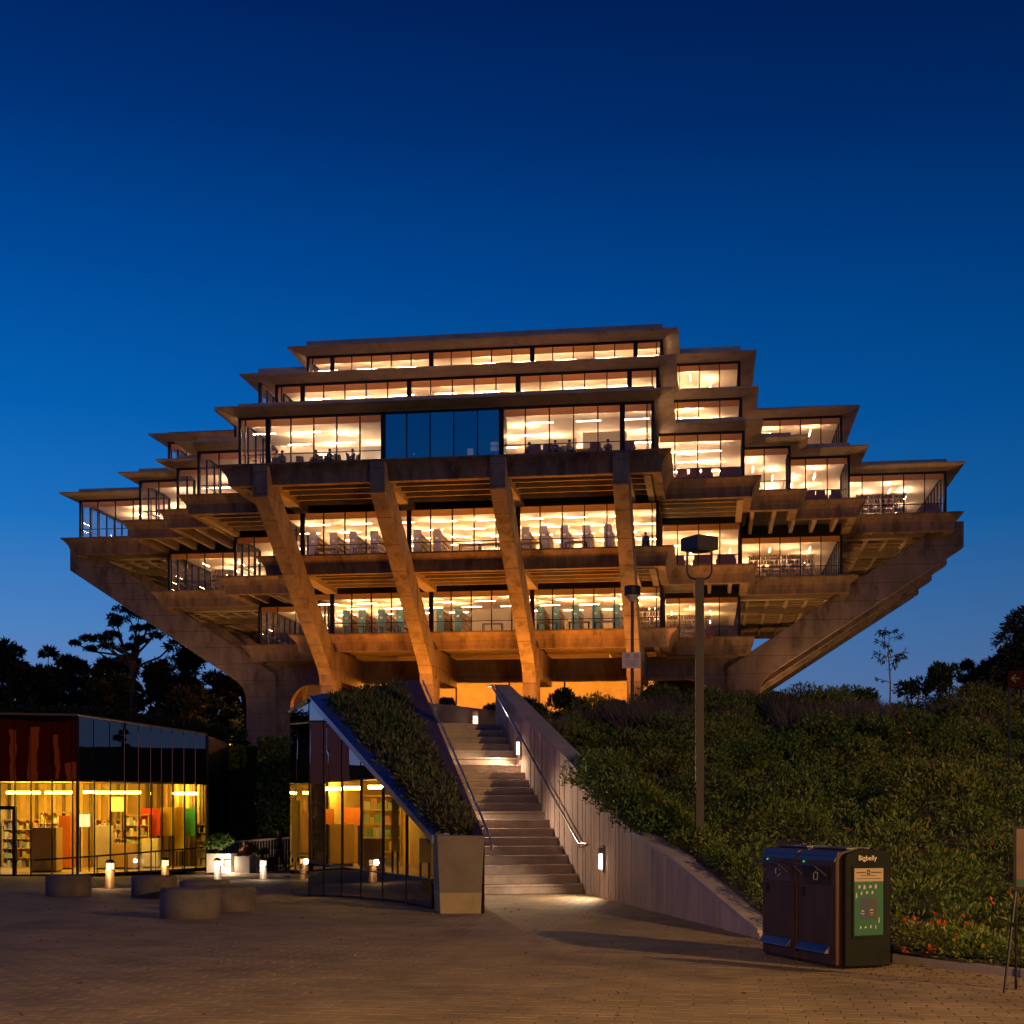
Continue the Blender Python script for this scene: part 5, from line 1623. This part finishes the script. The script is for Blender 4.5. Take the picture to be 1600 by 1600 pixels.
for i, px in enumerate((1110, 1148)):
    chair(ch1, 4, y6w + .95, px, PI, 'rose lounge chair, %s of two on the lowest storey beside the tall post' % ORD[i])
# tables along the windows of the middle and lowest storeys
def table_mesh():
    t = thing('reading_table', '', 'table')
    MB().box(-.75, .75, -.35, .35, .70, .74).build('table_top', M['shelf'], t, True)
    for sx in (-.68, .68):
        for sy in (-.3, .3): MB().box(sx - .025, sx + .025, sy - .025, sy + .025, 0, .7).build('leg', M['bronze'], t, True)
    return t
tbl = table_mesh(); first = True
for k, pxs, st in ((5, (510, 570, 735, 765, 830, 900), 'middle storey'), (4, (555, 610, 770, 855, 905, 945), 'lowest storey'), (6, (500, 870, 905), 'widest storey')):
    Y = LY - QS[k][0][1] * B + .95
    for i, px in enumerate(pxs):
        lab = 'reading table, %s from the left along the front windows of the %s' % (ORD[i], st)
        loc = (inside_at(px, Y), Y + (.6 if k == 6 else 0), ZF[k] + .02)
        if first: tbl.location = loc; tbl['label'] = lab; tbl['group'] = 'reading tables'; first = False
        else: copy_tree(tbl, loc, 0, lab)

# ------------------------------------------------------------------ people
def skin_body(name, verts, edges, radii, mats, pick, root=0):
    me = bpy.data.meshes.new(name + '_frame'); me.from_pydata(verts, edges, [])
    o = bpy.data.objects.new(name + '_frame', me); C.objects.link(o)
    sk = o.modifiers.new('skin', 'SKIN'); sk.use_smooth_shade = True
    ss = o.modifiers.new('subsurf', 'SUBSURF'); ss.levels = 2; ss.render_levels = 2
    lay = me.skin_vertices[0].data
    for i, r in enumerate(radii):
        lay[i].radius = (r, r) if not isinstance(r, tuple) else r
        lay[i].use_root = (i == root)
    dg = bpy.context.evaluated_depsgraph_get()
    em = bpy.data.meshes.new_from_object(o.evaluated_get(dg))
    bpy.data.objects.remove(o); bpy.data.meshes.remove(me)
    em.name = name
    em.materials.clear()
    for m in mats: em.materials.append(m)
    for p in em.polygons:
        p.material_index = pick(p.center); p.use_smooth = True
    return em
M['skin'] = mat('skin', (.52, .30, .20), .6, var=.05)
M['coat'] = mat('dark_coat', (.018, .018, .024), .85, var=.2)
M['trouser'] = mat('dark_trousers', (.014, .014, .018), .85, var=.2)
M['hair'] = mat('dark_hair', (.02, .014, .01), .7, var=.2)
M['shoe'] = mat('dark_shoes', (.012, .01, .01), .6)
# walker, 1.72 m, mid-stride, facing the viewer's left
hd = 1.58
verts = [(0, 0, .95), (0, 0, 1.12), (0, 0, 1.32), (.01, 0, 1.44), (.02, 0, 1.52), (.03, 0, 1.60), (.035, 0, 1.69),
         (0, -.10, .90), (.12, -.10, .50), (.02, -.10, .09), (.14, -.11, .04),           # leading leg
         (0, .10, .90), (-.06, .10, .50), (-.28, .10, .13), (-.20, .11, .05),            # trailing leg
         (0, -.19, 1.40), (-.08, -.23, 1.13), (.02, -.24, .90), (.05, -.24, .82),
         (0, .19, 1.40), (.08, .23, 1.13), (.20, .23, .92), (.24, .23, .84)]
edges = [(0, 1), (1, 2), (2, 3), (3, 4), (4, 5), (5, 6), (0, 7), (7, 8), (8, 9), (9, 10), (0, 11), (11, 12), (12, 13), (13, 14), (2, 15), (15, 16), (16, 17), (17, 18), (2, 19), (19, 20), (20, 21), (21, 22)]
radii = [(.15, .12), (.14, .115), (.165, .12), .07, .055, (.085, .095), .065, .10, .068, .045, .035, .10, .068, .045, .035, .065, .05, .036, .03, .065, .05, .036, .03]
def pick(c):
    if c.z > 1.47: return 1
    if c.z < .10: return 3
    if c.z < .88 and abs(c.y) < .19: return 2
    if c.z < .89: return 1
    return 0
wm_ = skin_body('walker', verts, edges, radii, [M['coat'], M['skin'], M['trouser'], M['shoe']], pick)
x, y = W(*pa(436, 54.0))
pz = -.80
walker = thing('person', 'person in a dark coat and trousers walking past the railing between the pavilions', 'person', (x, y, pz), PI + YAW + .5)
link('body', wm_, None, walker, True)
MB().lathe([(.085, 1.60), (.105, 1.65), (.098, 1.70), (.06, 1.745), (.001, 1.755)], .01, 0, 16).build('hair', M['hair'], walker, True, True)
MB().lathe([(.012, 1.585), (.018, 1.60), (.010, 1.63), (.001, 1.64)], .122, 0, 8).build('nose', M['skin'], walker, True, True)
for s in (-1, 1):
    MB().lathe([(.004, 1.615), (.013, 1.622), (.013, 1.63), (.001, 1.64)], .108, s * .035, 8).build('eye', M['hair'], walker, True, True)
    MB().lathe([(.006, 1.57), (.018, 1.60), (.014, 1.635), (.001, 1.65)], .03, s * .095, 8).build('ear', M['skin'], walker, True, True)
    hb = MB(); hx, hy, hz_ = (.05, -.24, .82) if s < 0 else (.24, .23, .84)
    for f_, (ox, ln_) in enumerate(((-.03, .07), (-.01, .085), (.012, .08), (.03, .062))):
        hb.tube((hx + ox, hy, hz_ - .03), (hx + ox + .008, hy, hz_ - .03 - ln_ * .6), .0095, .009, 6)
        hb.tube((hx + ox + .008, hy, hz_ - .03 - ln_ * .6), (hx + ox + .028, hy, hz_ - .03 - ln_), .009, .007, 6)
    hb.tube((hx + .035, hy, hz_), (hx + .065, hy - s * .01, hz_ - .045), .011, .008, 6)
    hb.build('fingers', M['skin'], walker, True)
# seated readers
sv = [(0, 0, .50), (0, .02, .68), (0, 0, .86), (0, -.03, .97), (0, -.05, 1.04), (0, -.06, 1.12), (0, -.06, 1.20),
      (-.1, -.05, .50), (-.12, -.42, .52), (-.12, -.44, .10), (-.12, -.55, .05), (.1, -.05, .50), (.12, -.42, .52), (.12, -.44, .10), (.12, -.55, .05),
      (-.19, 0, .90), (-.24, -.12, .68), (-.14, -.34, .72), (-.10, -.40, .73), (.19, 0, .90), (.24, -.12, .68), (.14, -.34, .72), (.10, -.40, .73)]
sr = [(.15, .12), (.14, .11), (.16, .11), .065, .052, (.08, .09), .065, .09, .065, .045, .035, .09, .065, .045, .035, .06, .048, .036, .03, .06, .048, .036, .03]
def seated(shirt, nm):
    return skin_body(nm, sv, edges, sr, [shirt, M['skin'], M['trouser'], M['shoe']], lambda c: 1 if c.z > 1.0 or (c.y < -.30 and c.z > .66) else (3 if c.z < .09 else (2 if c.z < .6 and c.y < .0 else 0)))
shirts = [pm_('grey_shirt', (.16, .15, .17)), pm_('brown_jumper', (.2, .11, .07)), pm_('blue_shirt', (.05, .08, .18))]
smesh = [seated(s, 'reader_%d' % i) for i, s in enumerate(shirts)]
hair_me = None
def reader(i, k, Y, px, rz, label, tint):
    t = thing('person', label, 'person', (inside_at(px, Y), Y, ZF[k] + .02), rz, 'readers behind the library windows')
    link('body', smesh[i % 3], None, t, True)
    MB().lathe([(.08, 1.10), (.10, 1.15), (.095, 1.20), (.06, 1.245), (.001, 1.255)], 0, -.045, 14).build('hair', M['hair'], t, True, True)
    # the chair under the reader
    copy_tree(ch2, (inside_at(px, Y), Y, ZF[k] + .02), rz, 'dark chair under the ' + label)
reader(0, 6, y6 + 1.0, 441, .4, 'reader in grey nearest the left end of the widest storey', 0)
reader(1, 6, y6 + 1.1, 494, -.5, 'reader in brown, second from the left on the widest storey', 0)
reader(2, 6, y6 + 1.0, 515, .6, 'reader in blue, third from the left on the widest storey', 0)
reader(0, 6, y6 + 1.2, 552, -.9, 'reader in grey beside the coated panes', 0)
reader(1, 6, y6 + 1.2, 827, .3, 'reader in brown just right of the coated panes', 0)
reader(2, 6, y6 + 1.0, 868, -.4, 'reader in blue left of the last bent on the widest storey', 0)
reader(0, 6, y6 + 1.0, 889, .9, 'reader in grey near the middle of the right bay', 0)
reader(1, 6, y6 + 1.2, 950, 0, 'reader in brown directly above the last bent', 0)
reader(2, 5, LY - 3.5 * B + 1.0, 1009, 0, 'reader in blue at the right end of the middle storey', 0)

# ================================================================== vegetation
M['leaf_hill'] = leafmat('hill_leaves', [(.02, .045, .010), (.045, .095, .018), (.085, .15, .026), (.15, .20, .035), (.17, .17, .035), (.10, .085, .025)])
M['leaf_bush'] = leafmat('bush_leaves', [(.012, .022, .010), (.025, .042, .016), (.045, .065, .022)])
M['leaf_hedge'] = leafmat('hedge_leaves', [(.07, .11, .03), (.10, .16, .04), (.14, .20, .06)])
M['leaf_roof'] = leafmat('succulent_leaves', [(.03, .06, .02), (.06, .11, .035), (.10, .15, .05), (.15, .09, .075), (.07, .12, .04), (.16, .15, .11)], .6)
M['leaf_tree'] = leafmat('eucalyptus_leaves', [(.03, .038, .018), (.05, .06, .028), (.08, .08, .04)])
M['leaf_bright'] = leafmat('planter_leaves', [(.04, .09, .015), (.08, .15, .03), (.13, .20, .05)])
M['leaf_rust'] = leafmat('rust_leaves', [(.14, .05, .02), (.22, .09, .03), (.12, .08, .03)])
M['grass_grey'] = leafmat('grey_grass', [(.09, .075, .075), (.14, .11, .11), (.11, .10, .075)], .8)
M['flower'] = leafmat('orange_flowers', [(.75, .12, .03), (.85, .28, .04), (.6, .05, .03)], .7, .3)
M['bark'] = mat('bark', (.16, .11, .08), .9, var=.3, scale=4, bump=.5, bscale=12)

def dome(cx, cy, cz, r, hgt, n, rs):
    th = rs.uniform(0, 2 * PI, n); u = rs.uniform(-.15, 1, n)
    s = np.sqrt(np.clip(1 - u * u, 0, 1))
    nrm = np.stack([s * np.cos(th), s * np.sin(th), u], 1)
    k = rs.uniform(.55, 1.05, n) ** .6
    p = nrm * k[:, None] * np.array([r, r, hgt]) + np.array([cx, cy, cz])
    return p, nrm

# ---- hillside planting
cen, nor, ln, wd_ = [], [], [], []
flw, fln = [], []
gr_c, gr_n = [], []
tries = 0
pts_ = []
while tries < 9000:
    tries += 1
    x = rng.uniform(-6, 24); y = rng.uniform(10.5, 41)
    if not in_hill(x, y): continue
    xc, d = x * CA + y * SA, -x * SA + y * CA
    px = 800 + FPX * xc / d
    if px > 1720 or px < 700: continue
    if not (24.0 < y < 26.8) and not in_hill(x - .30, y - .22): continue
    big = rng.random() < .45
    r = rng.uniform(.65, 1.1) if big else rng.uniform(.3, .6)
    if not in_hill(x - 1.2, y - .3): r = min(r, .42 if 24.0 < y < 26.8 else .26)
    if any((x - a) ** 2 + (y - b) ** 2 < ((r + c_) * .62) ** 2 for a, b, _, _, c_ in pts_[-900:]): continue
    pts_.append((x, y, d, px, r))
for i in range(26):                                         # shrubs spilling over the wall at the foot of the steps
    s = -.06 + .5 * i / 25
    q = wp(max(0, s)) if s >= 0 else (P1[0] + AX[0] * 7 * -s * 2, P1[1] + AX[1] * 7 * -s * 2)
    x, y = W(q[0] + rng.uniform(.2, .5), q[1] + rng.uniform(0, .25))
    pts_.append((x, y, q[1], 1000, -rng.uniform(.38, .62)))
for (ax, ay), (bx, by) in list(zip(HB, HB[1:]))[2:9]:                # low growth along the kerb and behind the retaining wall
    L_ = math.hypot(bx - ax, by - ay); k = int(L_ / .3)
    for i in range(k):
        u = (i + .5) / k; nx, ny = -(by - ay) / L_, (bx - ax) / L_
        e = rng.uniform(.2, .42)
        x, y = ax + (bx - ax) * u + nx * e, ay + (by - ay) * u + ny * e
        d = -x * SA + y * CA
        pts_.append((x, y, d, 1500 if i % 3 == 0 else 1000, rng.uniform(.2, .34)))
for x, y, d, px, r in pts_:
    over = r < 0; r = abs(r)
    hgt = r * rng.uniform(.75, 1.15)
    z = hill_z(x, y) - .02
    if over: z = max(z, lerp(2.2, 1.15, min(1, max(0, (27.2 - d) / 4.6)))) + .02
    n = int(700 * r * r / .36)
    p, q = dome(x, y, z, r, hgt, n, rng)
    q[:, 2] += .55
    s = .062 * (.8 + d / 45)
    cen.append(p); nor.append(q); ln.append(np.full(n, s * rng.uniform(.7, 1.4))); wd_.append(np.full(n, s * rng.uniform(.28, .45)))
    if rng.random() < (.42 if (px > 1380 and d < 17) else .10):
        m = int(rng.integers(1, 7 if px > 1380 else 2))
        i = rng.integers(0, n, m); flw.append(p[i] * 1.0 + q[i] * .05); fln.append(q[i])
    if rng.random() < .08 and d > 31:
        m = 150; a = rng.uniform(0, 2 * PI, m)
        gr_c.append(np.stack([x + .3 * np.cos(a) * rng.uniform(0, 1, m), y + .3 * np.sin(a) * rng.uniform(0, 1, m), np.full(m, z + .1)], 1)); gr_n.append(np.stack([np.cos(a) * .5, np.sin(a) * .5, np.ones(m)], 1))
me = leaf_mesh('hill_groundcover', np.concatenate(cen), np.concatenate(nor), np.concatenate(ln), np.concatenate(wd_), .9)
tag(link('hill_groundcover', me, M['leaf_hill']), 'dense dark green leafy ground cover over the hillside', 'ground cover', kind='stuff')
fc_, fn_ = np.concatenate(flw), np.concatenate(fln)
fc_ = np.repeat(fc_, 6, 0); fn_ = np.repeat(fn_, 6, 0)
me = leaf_mesh('hill_flowers', fc_, fn_, np.full(len(fc_), .05), np.full(len(fc_), .035), .8)
tag(link('hill_flowers', me, M['flower']), 'small orange and red flowers scattered through the ground cover', 'flowers', kind='stuff')
# grey fountain grass along the crest
for px0, px1, d0, d1 in ((965, 1060, 34, 38), (1215, 1375, 33, 38)):
    for i in range(46):
        px = rng.uniform(px0, px1); d = rng.uniform(d0, d1); x, y = W(*pa(px, d)); z = hill_z(x, y)
        m = 130; a = rng.uniform(0, 2 * PI, m)
        gr_c.append(np.stack([x + .25 * np.cos(a) * rng.uniform(0, 1, m), y + .25 * np.sin(a) * rng.uniform(0, 1, m), np.full(m, z + .1)], 1)); gr_n.append(np.stack([np.cos(a) * .6, np.sin(a) * .6, np.ones(m)], 1))
gc, gn = np.concatenate(gr_c), np.concatenate(gr_n)
me = leaf_mesh('fountain_grass', gc, gn, np.full(len(gc), .62), np.full(len(gc), .014), .2)
tag(link('fountain_grass', me, M['grass_grey']), 'grey wispy grass along the crest of the hillside', 'grass', kind='stuff')

# ---- single shrubs on the crest
def shrub(px, d, ytop, wpx, label, m='leaf_bush', n=1500, leaf=.11, zb=None, nd=7, name='shrub'):
    x, y, zt = U(px, ytop, d)
    z = zb if zb is not None else (hill_z(x, y) if y < 41 else TZ)
    R_ = wpx / 2 / FPX * d; H_ = max(.3, zt - z)
    t = thing(name, label, 'shrub', (x, y, z))
    mb = MB(); cs, ns = [], []
    for i in range(nd):
        a = rng.uniform(0, 2 * PI); rr = R_ * .62 * math.sqrt(rng.uniform(0, 1)); hz = H_ * rng.uniform(.4, .72)
        c_ = (rr * math.cos(a), rr * math.sin(a), hz)
        mb.tube((0, 0, -.1), c_, .03, .012, 5)
        p, q = dome(c_[0], c_[1], c_[2], R_ * rng.uniform(.30, .5), H_ * rng.uniform(.25, .36), n // nd, rng)
        q[:, 2] += .4; cs.append(p); ns.append(q)
    mb.build('stem', M['bark'], t, True)
    cc = np.concatenate(cs)
    link('foliage', leaf_mesh('foliage', cc, np.concatenate(ns), np.full(len(cc), leaf), np.full(len(cc), leaf * .42), .6), M[m], t, True)
    return t
shrub(832, 36.0, 1092, 60, 'dark shrub beside the top of the stair wall', n=1500)
shrub(890, 38.5, 1078, 75, 'dark shrub against the orange light right of the stair', n=1900)
shrub(950, 39.5, 1096, 60, 'low dark shrub left of the slim lamp post', n=1300)
shrub(1035, 39.0, 1074, 80, 'broad dark shrub just right of the slim lamp post', n=2000)
shrub(1100, 39.5, 1080, 70, 'dark shrub behind the tall square lamp post', n=1700)
shrub(1160, 39.5, 1092, 55, 'small dark shrub under the right end of the library', n=1200)
shrub(1222, 39.0, 1082, 70, 'dark shrub where the slanting bent meets the hill', n=1700)
shrub(1285, 39.5, 1084, 60, 'low shrub on the crest left of the sapling', n=1300)
shrub(1345, 38.5, 1076, 55, 'small shrub at the foot of the sapling', n=1200)
shrub(1428, 38.0, 1056, 60, 'upright thin shrub between the sapling and the round bush', n=900)
shrub(1476, 37.5, 1036, 78, 'round dark bush standing out on the crest right of the sapling', n=2300)
shrub(1540, 37.0, 1060, 80, 'dark bush before the big trees at the right edge', n=1800)
shrub(700, 37.6, 1092, 34, 'little shrub behind the landing wall nearest the parapet', n=700, leaf=.09, zb=4.3)
shrub(768, 37.9, 1100, 30, 'little shrub at the corner of the landing and stair wall', n=600, leaf=.09, zb=4.0)
# sapling
x, y, zt = U(1390, 985, 37.5); z = hill_z(x, y)
t = thing('sapling', 'thin young tree with sparse leaves silhouetted on the crest', 'tree', (x, y, z))
H_ = zt - z
mb = MB(); cs, ns = [], []
trunk = [(0, 0, -.1), (.02, 0, H_ * .4), (-.03, .02, H_ * .75), (.0, 0, H_)]
for a, b, r0_, r1_ in zip(trunk, trunk[1:], (.03, .022, .014), (.022, .014, .006)): mb.tube(a, b, r0_, r1_, 6)
for i in range(17):
    u = rng.uniform(.3, 1); a = rng.uniform(0, 2 * PI); L_ = .55 * (1.15 - u * .6)
    b0 = (0, 0, H_ * u); b1 = (L_ * math.cos(a), L_ * math.sin(a), H_ * u + L_ * .35)
    mb.tube(b0, b1, .010, .004, 5)
    k = 16
    f_ = rng.uniform(.25, 1.05, k)[:, None]
    cs.append(np.array(b0) * (1 - f_) + np.array(b1) * f_); ns.append(np.tile([math.cos(a) * .5, math.sin(a) * .5, -.5], (k, 1)))
mb.build('trunk', M['bark'], t, True)
cc = np.concatenate(cs)
link('crown', leaf_mesh('crown', cc, np.concatenate(ns), np.full(len(cc), .15), np.full(len(cc), .038), .55), M['leaf_bush'], t, True)

# ---- planted roof of the wedge
a, b, c_, e_ = np.array(P3(n1, zA + .05)), np.array(P3(n2, zB)), np.array(P3(BLp, BLp[2] - .05)), np.array(P3(TLp, TLp[2] - .10))
cs, ns = [], []
for i in range(620):
    u, v = rng.uniform(.02, .98), rng.uniform(.0, .99)
    p0 = (a * (1 - v) + e_ * v) * (1 - u) + (b * (1 - v) + c_ * v) * u
    r = rng.uniform(.08, .22)
    p, q = dome(p0[0], p0[1], p0[2], r, r * rng.uniform(.7, 1.3), 55, rng)
    q[:, 2] += .5; q[:, 1] -= .2
    cs.append(p); ns.append(q)
cc = np.concatenate(cs)
tag(link('roof_planting', leaf_mesh('roof_planting', cc, np.concatenate(ns), rng.uniform(.07, .17, len(cc)), np.full(len(cc), .038), .6), M['leaf_roof']),
    'succulents and wiry plants covering the sloping roof of the wedge pavilion', 'roof planting', kind='stuff')

# ---- clipped ivy walls between the pavilions
def hedge(px0, px1, d, ztop, label, n):
    a0, a1 = W(*pa(px0, d)), W(*pa(px1, d))
    t = thing('ivy_hedge', label, 'hedge', ((a0[0] + a1[0]) / 2, (a0[1] + a1[1]) / 2, -1))
    L_ = math.hypot(a1[0] - a0[0], a1[1] - a0[1]); ux, uy = (a1[0] - a0[0]) / L_, (a1[1] - a0[1]) / L_
    vx, vy = -uy, ux
    th = 1.2
    MB().hexa([(a0[0], a0[1], -1.6), (a1[0], a1[1], -1.6), (a1[0] + vx * th, a1[1] + vy * th, -1.6), (a0[0] + vx * th, a0[1] + vy * th, -1.6)],
              [(a0[0], a0[1], ztop - .08), (a1[0], a1[1], ztop - .08), (a1[0] + vx * th, a1[1] + vy * th, ztop - .08), (a0[0] + vx * th, a0[1] + vy * th, ztop - .08)]).build('core', M['soil'], t)
    u = rng.uniform(0, L_, n); top = rng.random(n) < .22
    z = np.where(top, ztop, rng.uniform(-.9, ztop, n)); v = np.where(top, rng.uniform(0, th, n), 0) + rng.normal(0, .07, n) - .04
    cc = np.stack([a0[0] + ux * u + vx * v, a0[1] + uy * u + vy * v, z + rng.normal(0, .05, n)], 1)
    nn = np.where(top[:, None], np.array([0, 0, 1.0]), np.array([-vx, -vy, -.35]))
    link('foliage', leaf_mesh('foliage', cc, nn, np.full(n, .17), np.full(n, .10), .55), M['leaf_hedge'], t)
hedge(318, 406, 58.5, 4.15, 'tall clipped ivy wall next to the amber glass pavilion', 9000)
hedge(403, 470, 57.0, 4.50, 'slightly taller ivy wall next to the wedge pavilion', 8000)
x, y, z = U(361, 1163, 62)
t = thing('path_lamp', 'small orange glowing lamp peeping over the ivy wall', 'lamp', (x, y, z))
MB().box(-.05, .05, -.05, .05, -.15, .16).build('lamp_lens', emit('orange_lens', (1, .35, .03), 4), t, True)
MB().tube((0, 0, -4.5), (0, 0, -.15), .03, n=6).build('post', M['bronze'], t, True)
# hedge on the roof of the glass pavilion
cs, ns = [], []
mb = MB()
for i in range(90):
    u = i / 89
    q = (lerp(-21, -11.9, u), lerp(58.2, 59.0, u)); zt = lerp(5.6, 4.75, max(0, u - .3) / .7) + rng.uniform(-.15, .3)
    X_, Y_ = W(*q)
    p, nn = dome(X_ + rng.normal(0, .1), Y_ + rng.uniform(0, 1), zt - .35, rng.uniform(.4, .6), rng.uniform(.35, .7), 130, rng)
    nn[:, 2] += .4; cs.append(p); ns.append(nn)
cc = np.concatenate(cs)
tag(link('roof_hedge', leaf_mesh('roof_hedge', cc, np.concatenate(ns), np.full(len(cc), .16), np.full(len(cc), .07), .6), M['leaf_bush']), 'loose dark shrubbery growing along the roof of the glass pavilion', 'shrubbery', kind='stuff')
# plants in the planters
shrub(345, 53.9, 1306, 46, 'big green bush spilling out of the wide planter', 'leaf_bright', 2200, .14, zp + .55, 8, 'planter_bush')
shrub(386, 53.3, 1318, 30, 'rust coloured bush in the white lit planter', 'leaf_rust', 1000, .11, zp + .5, 6, 'planter_bush')
shrub(408, 54.9, 1325, 26, 'dim green bush in the dark planter', 'leaf_hedge', 900, .11, zp + .5, 6, 'planter_bush')

# ---- trees
def tree(px, d, ytop, crown_px, label, zb=-2.0, ncl=34, per=150, leaf=.6, low=.2, flat=.8, seed=1):
    rs = np.random.default_rng(seed)
    x, y, zt = U(px, ytop, d); H_ = zt - zb; R_ = crown_px / 2 / FPX * d
    t = thing('eucalyptus_tree', label, 'tree', (x, y, zb))
    mb = MB(); cs, ns = [], []
    tr = .022 * H_
    lean = rs.normal(0, .03, 2) * H_
    P_ = lambda u: np.array([lean[0] * u * u, lean[1] * u * u, H_ * u])
    for i in range(5):
        u0, u1 = i / 6, (i + 1) / 6
        mb.tube(P_(u0), P_(u1), tr * (1 - u0 * .8), tr * (1 - u1 * .8), 8)
    for i in range(ncl):
        u = rs.uniform(low, 1.0); a = rs.uniform(0, 2 * PI)
        wide = R_ * math.sin(min(1, (1.02 - u) / (1.02 - low) * 1.3 + .25) * PI * .5)
        rr = wide * math.sqrt(rs.uniform(.05, 1)) * .85
        base = P_(max(.18, u - rs.uniform(.12, .25)))
        c_ = np.array([lean[0] * u * u + rr * math.cos(a), lean[1] * u * u + rr * math.sin(a), H_ * u - .3])
        m_ = (base + c_) / 2 + np.array([0, 0, -.06 * rr])
        mb.tube(base, m_, tr * .28, tr * .16, 5); mb.tube(m_, c_, tr * .16, tr * .06, 5)
        cr = R_ * rs.uniform(.20, .36)
        p, q = dome(c_[0], c_[1], c_[2] - cr * .2, cr, cr * flat, per, rs)
        p[:, 2] += np.where(rs.random(per) < .3, -cr * .35 * rs.random(per), 0)
        q[:, 2] -= .3
        cs.append(p); ns.append(q)
    mb.build('trunk', M['bark'], t, True)
    cc = np.concatenate(cs)
    link('crown', leaf_mesh('crown', cc, np.concatenate(ns), np.full(len(cc), leaf), np.full(len(cc), leaf * .32), .6), M['leaf_tree'], t, True)
names = [(-25, 120, 1000, 90, 'dark tree cut by the left edge of the picture'), (22, 130, 1003, 85, 'leftmost whole dark tree behind the glass pavilion'), (72, 125, 1012, 80, 'round-headed dark tree behind the glass pavilion, left of the tall gum'),
         (112, 138, 1022, 70, 'lower dark tree filling in left of the tall gum'), (150, 122, 1030, 80, 'squat dark tree under the tall gum'), (200, 140, 1030, 85, 'dark tree right behind the tall gum'),
         (245, 125, 1035, 85, 'dark tree just right of the tall gum'), (292, 135, 1005, 90, 'large dark tree under the sloping left bent'), (335, 120, 1040, 85, 'dark tree nearest the library leg'),
         (375, 138, 1050, 80, 'dark tree partly behind the library leg'), (48, 112, 1045, 90, 'low front tree behind the pavilion corner'), (178, 112, 1060, 95, 'low front tree below the tall gum'), (300, 112, 1070, 100, 'low front tree above the pavilion end'), (410, 125, 1060, 80, 'dark tree seen between the library legs')]
for i, (px, d, yt, cw, lab) in enumerate(names):
    tree(px, d, yt, cw, lab, ncl=52, per=200, seed=40 + i)
# the tall gum with open umbrella-like clumps
d = 132; x, y, _ = U(207, 1100, d)
t = thing('eucalyptus_tree', 'tall open gum tree with umbrella-like leaf clumps rising above the others', 'tree', (x, y, -2))
mb = MB(); cs, ns = [], []
fork = Vector(U(208, 1032, d)) - Vector((x, y, -2)); mb.tube((0, 0, 0), fork, .42, .3, 8); mb.tube(fork, fork + Vector((.3, 0, 2.0)), .3, .16, 8)
for px, py, rp in ((199, 955, 17), (218, 957, 15), (180, 966, 13), (173, 975, 12), (176, 990, 11), (155, 997, 14), (136, 997, 12), (115, 1004, 7), (218, 981, 10), (235, 979, 11), (218, 998, 14), (244, 992, 12), (210, 1013, 16), (171, 1010, 10), (255, 972, 12), (268, 988, 11), (232, 963, 12), (205, 1012, 12), (280, 1000, 12), (146, 1014, 8)):
    dd_ = d + rng.uniform(-4, 4); c_ = Vector(U(px, py, dd_)) - Vector((x, y, -2)); r = rp / FPX * d
    f0 = fork * rng.uniform(.86, 1.0) + Vector((0, 0, rng.uniform(0, 1.6)))
    m_ = f0.lerp(c_, rng.uniform(.4, .65)) + Vector((rng.normal(0, .5), 0, rng.normal(-.3, .4)))
    mb.tube(f0, m_, .14, .09, 6); mb.tube(m_, c_, .10, .04, 5)
    for j in range(3):
        p, q = dome(c_.x + rng.normal(0, r * .45), c_.y + rng.normal(0, r * .4), c_.z - r * .2 + rng.normal(0, r * .12), r * .62, r * .38, 130, rng)
        cs.append(p); ns.append(q)
mb.build('trunk', M['bark'], t, True)
cc = np.concatenate(cs)
link('crown', leaf_mesh('crown', cc, np.concatenate(ns), np.full(len(cc), .34), np.full(len(cc), .12), .7), M['leaf_tree'], t, True)
# trees at the right edge
for i, (px, d, yt, cw, lab) in enumerate(((1632, 52, 945, 210, 'big dark tree at the right edge, its crown sloping up'), (1578, 56, 1004, 120, 'middle-sized dark tree in front of the big right-edge tree'), (1526, 62, 1024, 40, 'small pointed tree left of the big right-edge tree'))):
    tree(px, d, yt, cw, lab, TZ - .5, 95 if i < 2 else 22, 260, .22, .06, .75, 90 + i)

# ---- fallen leaves blown along the kerb and over the paving
n_ = 420
xs_, ys_ = [], []
while len(xs_) < n_:
    if rng.random() < .6:
        i = int(rng.integers(3, 9)); u = rng.random(); a, b = HB[i], HB[i + 1]
        x, y = a[0] + (b[0] - a[0]) * u - abs(rng.normal(0, .5)), a[1] + (b[1] - a[1]) * u - abs(rng.normal(0, .35))
    else:
        x, y = W(rng.uniform(-9, 4), rng.uniform(10.5, 26))
    if in_hill(x, y) or x > 9: continue
    xs_.append(x); ys_.append(y)
cc = np.stack([np.array(xs_), np.array(ys_), np.array([plaza_z(a, b) + .006 for a, b in zip(xs_, ys_)])], 1)
th = rng.uniform(0, 2 * PI, n_)
tag(link('leaf_litter', leaf_mesh('leaf_litter', cc, np.stack([np.cos(th), np.sin(th), np.full(n_, .12)], 1), np.full(n_, .055), np.full(n_, .022), .08), M['leaf_rust']), 'scattered dry leaves lying on the paving', 'leaf litter', kind='stuff')
